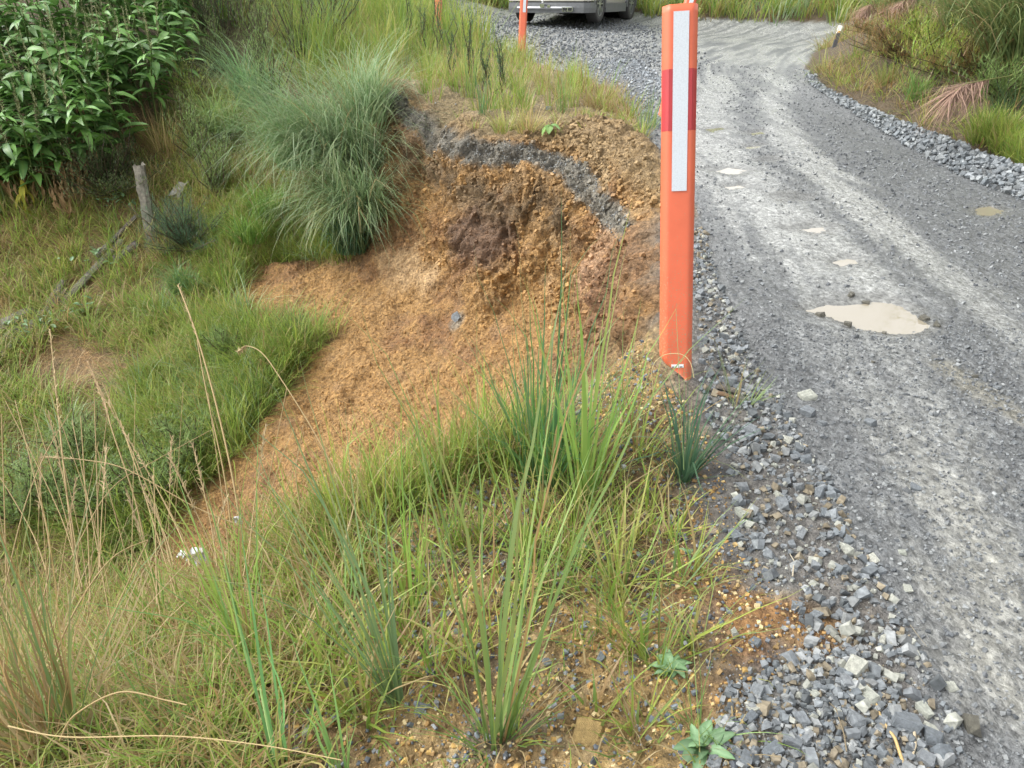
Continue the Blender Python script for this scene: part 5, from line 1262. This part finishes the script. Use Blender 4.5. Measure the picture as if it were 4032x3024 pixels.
# foreground bank stones
X4 = lambda cx, cy: ((1344 + cx / 1.646) / 3.9375, (2016 + cy / 1.646) / 3.9375)
X5 = lambda cx, cy: (cx / 1.646 / 3.9375, (2016 + cy / 1.646) / 3.9375)
GB = 'stones on the near bank'
for i, (f, cx, cy_, w_, m_, lab) in enumerate([(X4, 300, 640, 150, M_pale, 'cream flat stone beside the bright green clump'), (X4, 815, 630, 150, M_ochre, 'ochre block behind the long broad bladed clump'), (X4, 510, 1290, 130, M_rock, 'dark grey oblong stone near the bottom centre'),
        (X4, 565, 1055, 65, M_rock, 'dark upright pebble above the oblong stone'), (X4, 1780, 620, 85, M_ochre, 'round ochre stone in the middle of the dark soil'), (X4, 1970, 670, 95, M_rock, 'blue grey stone right of the round ochre one'),
        (X4, 1840, 295, 65, M_rock, 'blue grey pebble higher up the bank'), (X4, 1690, 710, 55, M_rock, 'small grey stone between ochre ones'), (X4, 1965, 890, 55, M_ochre, 'orange stone by the leafy weed'), (X4, 1330, 1010, 80, M_rock, 'grey stone hidden behind grass right of centre'),
        (X4, 1620, 1345, 60, M_ochre, 'orange pebble near the bottom right of the bank'), (X4, 1420, 1335, 65, M_rock, 'grey pebble near the orange one'), (X4, 700, 680, 60, M_rock, 'dark stone left of the ochre block'), (X4, 1780, 210, 55, M_rock, 'grey pebble at the top of the bank'),
        (X4, 1600, 1470, 270, M_ochre, 'large flat clay boulder sunk in the ground at bottom'), (X4, 720, 460, 120, M_ochre, 'orange lump above the ochre block'), (X5, 2060, 920, 210, M_ochre, 'big ochre boulder left of centre'), (X5, 2085, 825, 120, M_rock, 'dark blue stone on top of the big ochre boulder'),
        (X5, 1860, 1000, 90, M_ochre, 'yellow stone below the big boulder'), (X5, 2120, 1400, 140, M_ochre, 'broken yellow stone near the bottom'), (X5, 1980, 1440, 130, M_pale, 'cream lump beside the broken yellow stone'), (X5, 1700, 1330, 110, M_ochre, 'pale yellow stone left of the cream lump'),
        (X5, 1655, 1135, 75, M_rock, 'dark pebble at the foot of the yellow green clump'), (X5, 1480, 1365, 60, M_rock, 'blue grey pebble left of the pale stone'), (X5, 1450, 1290, 55, M_rock, 'dark wet pebble in the pebble patch'), (X5, 2165, 770, 70, M_rock, 'dark stone right of the blue one'), (X5, 1500, 1425, 55, M_rock, 'grey pebble lowest in the pebble patch'),
        (X4, 1880, 30, 60, M_ochre, 'small yellow stone beside the slip edge'), (X4, 20, 880, 110, M_ochre, 'yellow clay lump left of the leaning clump'), (X4, 140, 1050, 110, M_ochre, 'yellow lump under the leaning clump')]):
    px_, py_ = f(cx, cy_); rock(px_, py_, w_ / 6.48, m_, lab, GB, idx=(i * 5) % 14, flat=.5 if w_ > 250 else .8, sink=.55 if w_ > 100 else .35)
fgr = rand_in(fgp, 75)
for i, (x, y) in enumerate(fgr):
    m_ = [M_ochre, M_rock, M_rock, M_ochre, M_pale][i % 5]; s_ = .5 * .016 * (2.6 ** (random.random() ** 1.6)); z = height1(x, y)
    o = link(bpy.data.objects.new('rock', rock_mesh(random.randrange(14), m_))); o.scale = (s_, s_ * random.uniform(.7, 1), s_ * random.uniform(.6, 1)); o.location = (x, y, z + s_ * .15)
    o.rotation_euler = (random.uniform(-.4, .4), random.uniform(-.4, .4), random.uniform(0, 6.28))
    tag(o, {M_ochre: 'small ochre pebble', M_rock: 'small blue grey pebble', M_pale: 'small cream pebble'}[m_] + ' among the grass clumps of the near bank', 'stone', GB)
rock(457, 321, 18, M_rock, 'lump of grey rock stuck in the middle of the clay face', None, flat=.8); rock(651, 290, 7, M_pale, 'small pale stone in the clay left of the post', None)
rock(549, 111, 9, M_rock, 'grey stone on the verge below the thin green clump', None); rock(366, 124, 0.1 + 8, M_pale, 'white stone on the brink at the left of the grey layer', None)
cnt = 0
pp = rand_in(shoulder_poly, 400)
for (x, y) in pp[:125]:
    z = height1(x, y); s_ = .5 * .022 * (2.6 ** (random.random() ** 1.3))
    m_ = M_rock if random.random() < .85 else M_pale
    o = link(bpy.data.objects.new('rock', rock_mesh(random.randrange(14), m_))); o.scale = (s_, s_ * random.uniform(.7, 1), s_ * random.uniform(.6, 1)); o.location = (x, y, z + s_ * .15)
    o.rotation_euler = (random.uniform(-.4, .4), random.uniform(-.4, .4), random.uniform(0, 6.28))
    tag(o, ('small angular blue grey stone' if m_ is M_rock else 'small angular pale stone') + ' in the heap of road metal on the near shoulder', 'stone', GK)

# ------------------------------------------------------------------ wood: dead post, fallen logs, sticks
def timber(pa, pb, wa, wb, label, name, mat, cat, seed=1, n=10, depth=.6, extra=0, group=None):
    r = random.Random(seed); a = Vector(pa); b_ = Vector(pb); d = (b_ - a); L_ = d.length; d.normalize()
    s_ = d.cross(Vector((0, -.7, .7))).normalized(); u = s_.cross(d)
    bm = bmesh.new(); R = []
    for i in range(n + 1):
        t = i / n; c_ = a.lerp(b_, t) - a; w = (wa + (wb - wa) * t) * .5
        j = [(-1, -depth), (-.3, -depth * 1.15), (.5, -depth), (1, -depth * .5), (1, depth * .6), (.35, depth), (-.4, depth * .85), (-1, depth * .7)]
        R.append([bm.verts.new(c_ + s_ * (w * x * r.uniform(.86, 1.1)) + u * (w * y_ * r.uniform(.82, 1.12)) + d * (r.uniform(-.12, .12) * wa * (3 if i in (0, n) else .5))) for x, y_ in j])
    for p, q in zip(R[:-1], R[1:]):
        for k in range(8): bm.faces.new([p[k], p[(k + 1) % 8], q[(k + 1) % 8], q[k]])
    bm.faces.new(R[0][::-1]); bm.faces.new(R[-1])
    o = bm_obj(name, bm, mat); o.location = a; tag(o, label, cat, group); return o
zc = 8.0
pb_ = Vector(hit(152, 240)); zc = depth_at(pb_)
timber(campt(153, 243, zc), campt(139, 165, zc * .985), .125, .13, 'weathered grey timber post standing askew on the hillside', 'timber_post', M_wood, 'post', 3)
def ground_pt(px, py, up=.05):
    p = Vector(hit(px, py)); return p + Vector((0, -.3, .9)).normalized() * up
GL = 'fallen timbers across the hillside'
timber(ground_pt(-5, 365, .0), ground_pt(66, 290, .02), .085, .07, 'long split log running down to the left edge', 'fallen_log', M_wood, 'log', 4, group=GL)
timber(ground_pt(50, 307), ground_pt(66, 286), .10, .06, 'short broken log end above the long one', 'fallen_log', M_wood, 'log', 5, group=GL)
timber(ground_pt(62, 303, .02), ground_pt(122, 243, .04), .085, .065, 'mossy log in the middle of the hillside', 'fallen_log', M_wood, 'log', 6, group=GL)
timber(ground_pt(100, 262, .06), ground_pt(139, 222, .08), .07, .05, 'dark log reaching up to the timber post', 'fallen_log', M_darkwood, 'log', 7, group=GL)
timber(ground_pt(-8, 336), ground_pt(37, 312), .14, .10, 'thick grey log at the left edge above the long one', 'fallen_log', M_wood, 'log', 8, group=GL)
timber(ground_pt(-8, 352), ground_pt(30, 326, .05), .08, .07, 'thin dark log between the two grey ones', 'fallen_log', M_darkwood, 'log', 9, group=GL)
timber(ground_pt(115, 262, .03), ground_pt(138, 246, .05), .10, .08, 'rotten dark stump piece under the post', 'fallen_log', M_darkwood, 'log', 10, group=GL)
timber(ground_pt(157, 226, .05), ground_pt(182, 205, .05), .05, .05, 'thin weathered board leaning beside the conifer', 'board', M_wood, 'board', 11)
timber(ground_pt(176, 200, .05), ground_pt(186, 188, .1), .14, .10, 'pale slab of broken concrete or wood half buried in grass', 'broken_slab', plain('pale weathered slab', (.27, .26, .235), .85, noise=.2), 'slab', 12, depth=.35)
timber(ground_pt(235, 418, .02), ground_pt(258, 405, .02), .05, .03, 'dead branch lying at the edge of the clay fan', 'branch', M_wood, 'branch', 13, depth=.3)
timber(ground_pt(716, 389, .01), ground_pt(737, 396, .015), .020, .014, 'short dark stick between stones by the post', 'stick', M_darkwood, 'stick', 14)
timber(ground_pt(716, 395, .012), ground_pt(733, 398, .012), .016, .010, 'second brown stick under the dark one', 'stick', plain('brown stick', (.16, .10, .055), .8), 'stick', 15)
def straw(pts, w, label, c=(.48, .34, .15), up=.008):
    P_ = [Vector(hit(*p)) + Vector((0, 0, up)) for p in pts]; o = tube('straw', [p - P_[0] for p in P_], w * .5, w * .25, c, M_stem); o.location = P_[0]; tag(o, label, 'straw', 'dry straws on the gravel')
straw([(903, 768), (893, 744), (880, 722), (871, 700), (869, 693)], .007, 'long golden straw lying across the stony shoulder')
straw([(844, 760), (842, 740), (834, 715), (826, 706)], .003, 'thin dark straw left of the golden one', (.2, .16, .1))
straw([(792, 579), (793, 566), (789, 557)], .004, 'short curved pale straw by the grey stones', (.45, .4, .3))
straw([(910, 626), (918, 640), (926, 650)], .002, 'fine root lying on the road', (.25, .22, .16))
straw([(897, 629), (919, 629)], .0022, 'dark twig lying flat on the road', (.08, .07, .06))
straw([(912, 738), (914, 750), (911, 760)], .007, 'curled dry leaf scrap beside the golden straw', (.42, .35, .24))
for i in range(26):
    x, y = rng.uniform(300, 740), rng.uniform(480, 740); a = rng.uniform(0, 3.1); l = rng.uniform(10, 28)
    straw([(x, y), (x + l * math.cos(a) * .5 + 1, y + l * math.sin(a) * .4 - 1), (x + l * math.cos(a), y + l * math.sin(a) * .8)], .0022, 'thin dead straw lying among pebbles on the near bank', (.42, .32, .17), .012)

# ------------------------------------------------------------------ white litter
def litter(px, py, w, h, label, seed, zoff=.05, D=None):
    r = random.Random(seed); p = Vector(hit(px, py)) if D is None else Vector(at(px, py, D)); zc = depth_at(p); s_ = zc / FPX
    bm = bmesh.new(); n = 7; g = []
    for j in range(n):
        row = []
        for i in range(n):
            x = (i / (n - 1) - .5) * w * s_; z = (j / (n - 1) - .5) * h * s_
            e = 1 - .22 * (abs(i / 3 - 1) ** 3 + abs(j / 3 - 1) ** 3)
            row.append(bm.verts.new((x * e + r.uniform(-.1, .1) * w * s_, r.uniform(-.2, .2) * w * s_ - z * .4, z * e + zoff)))
        g.append(row)
    for j in range(n - 1):
        for i in range(n - 1): bm.faces.new([g[j][i], g[j][i + 1], g[j + 1][i + 1], g[j + 1][i]])
    o = bm_obj('litter', bm, M_white); m = o.modifiers.new('t', 'SOLIDIFY'); m.thickness = .002; o.location = p; tag(o, label, 'litter', 'white plastic litter in the grass')
litter(197, 568, 32, 34, 'crumpled white plastic scrap in the grass below the talus', 3, D=1.95)
litter(241, 532, 9, 18, 'small white plastic strip above the larger scrap', 4, D=2.0)

# ------------------------------------------------------------------ broad leaves: ginger, rosettes
def leaf_arrays(L=1.0, w=.22, fold=.25, droop=.7, n=8, wave=.02, seed=0, ctop=(.06, .15, .045), cmid=(.15, .27, .09)):
    r = np.random.default_rng(seed); V_, Cc = [], []; x, z, th = 0, 0, .0
    for i in range(n + 1):
        t = i / n; hw = w * .5 * (math.sin(math.pi * min(1, t ** .75)) ** .75 if 0 < t < 1 else .02)
        a = -droop * t ** 1.4; 
        if i: x += L / n * math.cos(a); z += L / n * math.sin(a)
        wv = r.normal(0, wave)
        V_ += [(x, -hw, z + hw * fold + wv), (x, -hw * .1, z - .0), (x, hw * .1, z), (x, hw, z + hw * fold - wv)]
        Cc += [ctop, cmid, cmid, ctop]
    Q_ = [(i * 4 + k, i * 4 + k + 1, i * 4 + k + 5, i * 4 + k + 4) for i in range(n) for k in range(3)]
    return np.array(V_), np.array(Q_), np.array(Cc)
def leaf_meshes(name, mat, specs):
    return [np_mesh(name, *(lambda a: (a[0], a[1]))(leaf_arrays(**s_)), None, mat, leaf_arrays(**s_)[2], smooth=True) for s_ in specs]
GL_ = leaf_meshes('leaf', M_broad, [dict(L=1, w=rng.uniform(.24, .32), fold=rng.uniform(.1, .5), droop=rng.uniform(.4, 1.5), seed=i, wave=.008,
                                          ctop=(.065 + .03 * (i % 3), .17 + .06 * (i % 3), .045), cmid=(.16, .29, .08)) for i in range(8)])
DL_ = leaf_meshes('dead_leaf', M_dead, [dict(L=1, w=rng.uniform(.06, .12), fold=1.0, droop=rng.uniform(1.2, 2.2), seed=20 + i, wave=.03, ctop=(.36, .25, .13), cmid=(.28, .18, .09)) for i in range(4)])
def spike_mesh(seed):
    n = 60; r = np.random.default_rng(seed); root = np.stack([np.zeros(n), np.zeros(n), np.linspace(0, .22, n)], 1)
    base = np.tile(C(.17, .18, .09), (n, 1)) * r.uniform(.7, 1.5, (n, 1))
    V_, q, t_, c = blades(root, r.uniform(0, 6.28, n), r.uniform(.9, 1.3, n), r.uniform(.022, .034, n) * np.linspace(1.3, .5, n), .012, r.uniform(-.5, 0, n), 2, base, base * 1.3)
    return np_mesh('flower_spike', V_, q, t_, M_dead, c)
SPK = [spike_mesh(i) for i in range(3)]
def ginger(root, h, label, az, spike=True, scale=1.0, nleaf=9, dead=2, tagit=True):
    o = empty('ginger_plant', root)
    bend = random.uniform(.15, .55); pts = []; p = Vector((0, 0, 0)); th = .05; dr = Vector((math.cos(az), math.sin(az), 0))
    for i in range(9):
        pts.append(p.copy()); th = .05 + bend * (i / 8) * 1.5; p = p + (dr * math.sin(th) + Vector((0, 0, math.cos(th)))) * (h / 8)
    tube('stem', pts, .014, .008, (.09, .14, .04), M_stem, o)
    for i in range(nleaf):
        t = .38 + .62 * i / (nleaf - 1); k = min(7, int(t * 8)); q = pts[k].lerp(pts[k + 1] if k < 8 else pts[8], t * 8 - k) if k < 8 else pts[8]
        a = az + math.pi / 2 * (1 if i % 2 else -1) + random.gauss(0, .75) + (0 if i < nleaf - 3 else random.uniform(-1.5, 1.5))
        lf = link(bpy.data.objects.new('leaf', random.choice(GL_)), o); L_ = random.uniform(.27, .42) * scale * (1 if t < .9 else .8)
        lf.location = q; lf.rotation_euler = (random.gauss(0, .35), -random.uniform(-.15, .65), a); lf.scale = (L_, L_, L_)
    for i in range(dead):
        lf = link(bpy.data.objects.new('dead_leaf', random.choice(DL_)), o); L_ = random.uniform(.25, .4)
        q = pts[random.randint(1, 3)]; lf.location = q; lf.rotation_euler = (random.gauss(0, .5), .9, az + random.gauss(0, 1.2)); lf.scale = (L_,) * 3
    if spike:
        s_ = link(bpy.data.objects.new('flower_spike', random.choice(SPK)), o); s_.location = pts[-1]; s_.rotation_euler = (random.gauss(0, .12), random.gauss(0, .12), 0); s_.scale = (scale * 1.4, scale * 1.4, scale * 1.8)
    tag(o, label, 'ginger plant', 'wild ginger thicket on the hillside'); return o
ging_out = [(0, 168), (40, 176), (80, 150), (120, 120), (105, 85), (150, 70), (190, 55), (185, 30), (150, 10)]
G_ = []
for i in range(230):
    px_ = random.uniform(-60, 195); top = 0
    low = np.interp(px_, [-60, 0, 30, 60, 80, 110, 135, 160, 195], [225, 215, 205, 190, 185, 176, 150, 125, 110])
    py_ = random.uniform(-10, low)
    G_.append((px_, py_))
G_.sort(key=lambda q: q[1])
front = 0
for px_, py_ in G_:
    # the foot of each stem is on the hillside; its crown shows a stem's height above that place
    q = Vector(hit(px_, min(py_ + 12, 205)));
    if px_ < 70 and py_ < 0: continue
    ginger(q, random.uniform(.75, 1.25), ('broad leaved ginger plant ' + ('at the top left corner of the thicket' if px_ < 60 and py_ < 60 else 'along the top edge of the thicket' if py_ < 60 else 'at the left edge of the thicket' if px_ < 25 else 'in the lower fringe of the thicket above the dead leaves' if py_ > 140 else 'on the right side of the thicket beside the tussocks' if px_ > 120 else 'in the middle of the thicket at upper left')), 4.6 + random.gauss(0, .7), spike=random.random() < .7, nleaf=random.randint(8, 12), dead=2 if py_ > 120 else 0)
for px_, py_, lab in [(45, 205, 'ginger plant at the lower fringe of the thicket'), (20, 208, 'ginger plant at the left lower fringe of the thicket'), (70, 190, 'ginger plant low in the thicket above the dead leaves'), (92, 178, 'ginger plant above the round shrub'), (165, 92, 'ginger plant at the right fringe with a flower spike'), (140, 108, 'ginger plant at the right fringe above the dry grass')]:
    ginger(Vector(hit(px_, py_)), .9, lab, 4.6, True, 1.05, 11, 3)
def ground_leaves(px, py, n, L, label, meshes, spread, name, cat, lift=.6, group=None, tiltv=(.2, .9), fix=None):
    p = Vector(hit(px, py)); o = empty(name, p)
    for i in range(n):
        lf = link(bpy.data.objects.new(fix or 'leaf', random.choice(meshes)), o); s_ = L * random.uniform(.7, 1.1); a = 2 * math.pi * i / n + random.gauss(0, .25)
        lf.location = (random.gauss(0, spread), random.gauss(0, spread), random.uniform(0, spread + .01)); lf.rotation_euler = (random.gauss(0, .2), -random.uniform(*tiltv), a); lf.scale = (s_,) * 3
    tag(o, label, cat, group); return o
YL = leaf_meshes('leaf', M_dead, [dict(L=1, w=.26, fold=.4, droop=1.0, seed=40 + i, wave=.01, ctop=(.45, .40, .06), cmid=(.38, .38, .07)) for i in range(3)])
for i, (px_, py_) in enumerate([(55, 190), (75, 192), (82, 178), (95, 180), (60, 172), (88, 200), (66, 205), (72, 215), (90, 190), (78, 165), (40, 200), (104, 168)]):
    p = Vector(hit(px_, py_)); o = empty('dead_leaves', p + Vector((0, -.1, .28)))
    for k in range(8):
        lf = link(bpy.data.objects.new('leaf', random.choice(DL_)), o); s_ = random.uniform(.25, .42); lf.location = (random.gauss(0, .06), random.gauss(0, .05), random.gauss(0, .05)); lf.rotation_euler = (random.gauss(0, .6), random.uniform(.8, 1.4), 4.6 + random.gauss(0, .8)); lf.scale = (s_,) * 3
    tag(o, 'bundle of withered brown ginger leaves hanging under the thicket', 'dead leaves', 'withered ginger leaves')
p = Vector(hit(33, 205)); o = empty('yellowing_shoot', p + Vector((0, -.1, .35)))
for k in range(9):
    lf = link(bpy.data.objects.new('leaf', random.choice(YL)), o); s_ = random.uniform(.18, .28); lf.location = (random.gauss(0, .04), 0, -.05 * k); lf.rotation_euler = (random.gauss(0, .4), random.uniform(.5, 1.2), 4.7 + random.gauss(0, 1.0)); lf.scale = (s_,) * 3
tag(o, 'yellowing ginger shoot hanging below the left of the thicket', 'plant')
RL = leaf_meshes('leaf', M_broad, [dict(L=1, w=.40, fold=.25, droop=rng.uniform(.3, .9), seed=60 + i, wave=.015, ctop=(.12, .23, .10), cmid=(.20, .32, .17)) for i in range(4)])
ground_leaves(671, 672, 15, .052, 'leafy green rosette weed on the right of the near bank', RL, .006, 'rosette_weed', 'weed', group='rosette weeds', tiltv=(.1, .8))
ground_leaves(703, 752, 15, .062, 'larger leafy rosette weed at the bottom beside the stones', RL, .006, 'rosette_weed', 'weed', group='rosette weeds', tiltv=(.1, .8))
ground_leaves(688, 556, 7, .025, 'tiny rosette seedling above the red soil', RL, .003, 'rosette_weed', 'weed', group='rosette weeds')
BL_ = leaf_meshes('leaf', M_broad, [dict(L=1, w=.6, fold=.2, droop=.9, seed=80, wave=.02, ctop=(.22, .42, .10), cmid=(.3, .48, .16))])
p = Vector(hit(549, 140)); o = empty('broadleaf_seedling', p + Vector((0, -.05, .06)))
for k in range(3):
    lf = link(bpy.data.objects.new('leaf', BL_[0]), o); lf.rotation_euler = (0, .5 - .3 * k, 4.6 + (k - 1) * 1.1); lf.scale = (.12,) * 3
tag(o, 'single bright green broadleaf seedling on the brink above the grey layer', 'seedling')
for px_, py_, lab in [(100, 262, 'green leafy vine over the middle log'), (25, 330, 'green leafy plant between the logs at left'), (50, 330, 'pale leafy plant under the long log'), (88, 315, 'dark leafy herb below the timber'), (120, 205, 'small leafy herb on the slope left of the post')]:
    ground_leaves(px_, py_, 26, .11, lab, RL, .12, 'leafy_herb', 'plant', group='leafy herbs on the hillside')

# ------------------------------------------------------------------ fine-leaved shrubs
def shrub(p, h, w, label, cat='shrub', pal=DARK, nb=26, per=150, needle=.05, name='shrub', group=None, nw=.008, up=.9, seed=1, az0=None):
    o = empty(name, p); r = np.random.default_rng(seed); stems = []; roots = []; dirs = []
    for b_ in range(nb):
        a = r.uniform(0, 6.28); el = r.uniform(.1, up) ; L_ = h * r.uniform(.6, 1.05)
        d = Vector((math.cos(a) * math.sin(el) * w / h * 1.6, math.sin(a) * math.sin(el) * w / h * 1.6, math.cos(el)))
        pts = [Vector((0, 0, 0)) + d * (L_ * t) + Vector((r.normal(0, .03), r.normal(0, .03), .12 * L_ * t * t)) for t in (0, .25, .5, .75, 1)]
        stems.append(tube_pts(pts, .010, .003, 4))
        tt = r.uniform(.22, 1.02, per); k = np.minimum((tt * 4).astype(int), 3); A_ = np.array([tuple(q) for q in pts])
        rp = A_[k] + (A_[k + 1] - A_[k]) * (tt * 4 - k)[:, None]; roots.append(rp + r.normal(0, .035 * w + .012, rp.shape)); dirs.append(np.full(per, math.atan2(d.y, d.x)))
    off = 0; Vs, Qs = [], []
    for v, q in stems: Vs.append(v); Qs.append(q + off); off += len(v)
    Vs = np.concatenate(Vs); np_obj('stems', Vs, np.concatenate(Qs), None, M_stem, np.tile(C(.09, .065, .045), (len(Vs), 1)), parent=o)
    rt = np.concatenate(roots); n = len(rt); base = pick(pal, n, .3)
    V_, q, t_, c = blades(rt, np.concatenate(dirs) + r.normal(0, 1.3, n), r.uniform(.2, 1.7, n), needle * r.uniform(.5, 1.3, n), nw * 1.25, r.uniform(-.4, .4, n), 1, base, base * 1.2)
    np_obj('foliage', V_, q, t_, M_grass, c, parent=o, smooth=True)
    tag(o, label, cat, group); return o
SB = [(.18, .26, .085), (.23, .32, .11), (.14, .21, .07)]
OL = [(.09, .13, .055), (.12, .16, .06), (.07, .10, .045)]
H = lambda px, py: Vector(hit(px, py))
shrub(H(112, 196), .72, .62, 'round dark olive shrub under the ginger beside the timber post', pal=OL, nb=60, per=170, needle=.035, nw=.014, up=1.35, seed=5)
shrub(H(188, 248), .62, .5, 'dark feathery young conifer right of the timber post', pal=[(.08, .14, .08), (.10, .18, .10)], nb=50, per=130, needle=.075, nw=.006, up=1.35, seed=6)
for i, (px_, py_, h_, w_, lab, pal) in enumerate([(262, 60, 1.1, .7, 'tall soft blue green shrub at top behind the tussock', SB), (300, 60, 1.2, .7, 'soft blue green shrub at top right of the tall one', SB), (225, 42, 1.2, .8, 'dark shrub at the top edge beside the ginger', DARK), (275, 110, 1.1, .4, 'slender gorse with a bare brown stem above the tussocks', SB), (205, 30, 1.3, .8, 'shrub behind the ginger at the top edge', SB), (215, 70, .9, .7, 'olive shrub between the ginger and the thin tussock', SB), (240, 25, 1.2, .8, 'grey green shrub near the top edge', SB), (195, 118, .7, .5, 'straw and green shrublet beside the ginger fringe', YG),
        (200, 165, .8, .35, 'blue green gorse shoot on the slope left of the tussocks', SB), (218, 200, .8, .35, 'second gorse shoot lower on the slope', SB), (225, 150, .7, .3, 'gorse shoot between tussocks', SB), (330, 40, 1.2, .8, 'pale blue green shrub at the top centre left', [(.16, .29, .15), (.19, .33, .17)]),
        (60, 515, .6, .55, 'dark green gorse filling the gully at lower left', [(.15, .23, .075), (.20, .29, .09)]), (20, 525, .6, .55, 'dark gorse at the left edge of the gully', [(.15, .23, .075), (.20, .29, .09)]), (120, 520, .55, .5, 'dark gorse right of the gully bottom', [(.15, .23, .075), (.20, .29, .09)]), (160, 500, .5, .45, 'gorse near the foot of the clay fan', [(.15, .23, .075), (.20, .29, .09)]), (90, 470, .5, .4, 'gorse above the gully', SB), (190, 470, .45, .35, 'gorse beside the pale tussock', SB),
        (235, 370, .4, .25, 'dark shoot beside the clay', SB)]):
    shrub(H(px_, py_), h_, w_, lab, pal=pal, nb=24, per=120, needle=.06, nw=.009, up=.8, seed=20 + i, group='fine leaved shrubs on the hillside')
for i, (px_, py_, h_) in enumerate([(470, 82, .75), (452, 78, .7), (440, 62, .9), (487, 100, .5), (500, 95, .55), (425, 60, .8), (410, 50, .9)]):
    shrub(H(px_, py_), h_, .10, ['slim dark spire', 'thin dark spire left of the tallest', 'tall dark spire behind', 'short leaning spire', 'right hand leaning spire', 'dark spire at the back left', 'furthest dark spire'][i] + ' of young gorse in the verge grass', pal=[(.10, .17, .09), (.13, .21, .10)], nb=4, per=160, needle=.045, nw=.008, up=.35, seed=60 + i, name='gorse_spire', group='young gorse on the verge')
for i, (x, y_, h_, w_, lab, pal, ndl) in enumerate([
        (-3.2, 19.5, 1.3, 1.5, 'bush at the top edge left of the orange posts', SB, .13), (-.9, 23.2, 1.3, 1.8, 'bush behind the tall grass left of the car', SB, .13), (4.2, 24.4, 1.5, 2.0, 'blue green bush behind the car', BLUE, .2), (6.3, 23.2, 1.5, 1.9, 'drooping blue green bush behind the far road', BLUE, .22),
        (8.6, 21.8, 1.2, 1.8, 'blue green bush right of the post on the far bank', BLUE, .2), (11.2, 21.2, 1.6, 2.0, 'dark bush in the gap beyond the bend', DARK, .15), (9.9, 16.2, .8, .8, 'dark low bush beyond the edge marker', DARK, .12), (12.6, 18.2, 1.8, 1.8, 'dark green tree bush at the end of the road', DARK, .15),
        (2.0, 25.2, 1.5, 2.2, 'dark bush directly behind the car', DARK, .2), (-5.5, 19.5, 1.8, 1.9, 'bush at top behind the blue green shrubs', SB, .15), (-8.0, 15.5, 1.8, 1.9, 'dark bush behind the ginger at top left', DARK, .12), (-9.8, 13.6, 1.8, 1.9, 'dark bush in the top left corner', DARK, .12), (-6.6, 14.6, 1.5, 1.6, 'mid green bush behind the ginger', SB, .12)]):
    shrub(Vector((x, y_, height1(x, y_))), h_, w_, lab, pal=pal, nb=60, per=130, needle=ndl, nw=.03, up=1.1, seed=90 + i, group='bushes in the background', name='bush', cat='bush')
for i, (px_, py_, h_, lab) in enumerate([(890, 40, .4, 'low rusty shrub above the bend'), (900, 62, .5, 'brown green shrub on the bank face'), (940, 75, .5, 'green feathery shrub on the bank below the plume'), (1000, 105, .4, 'dark feathery shrub by the right edge'), (880, 12, .6, 'green shrub at the end of the bank'), (925, 45, .35, 'yellow green fern like shrub mid bank'), (975, 70, .35, 'brown shrub under the toetoe')]):
    shrub(H(px_, py_), h_, .5, lab, pal=[RUST, RUST, YG, SB, GREEN, YG, RUST][i], nb=26, per=110, needle=.09, nw=.012, up=1.3, seed=130 + i, group='shrubs on the right bank')
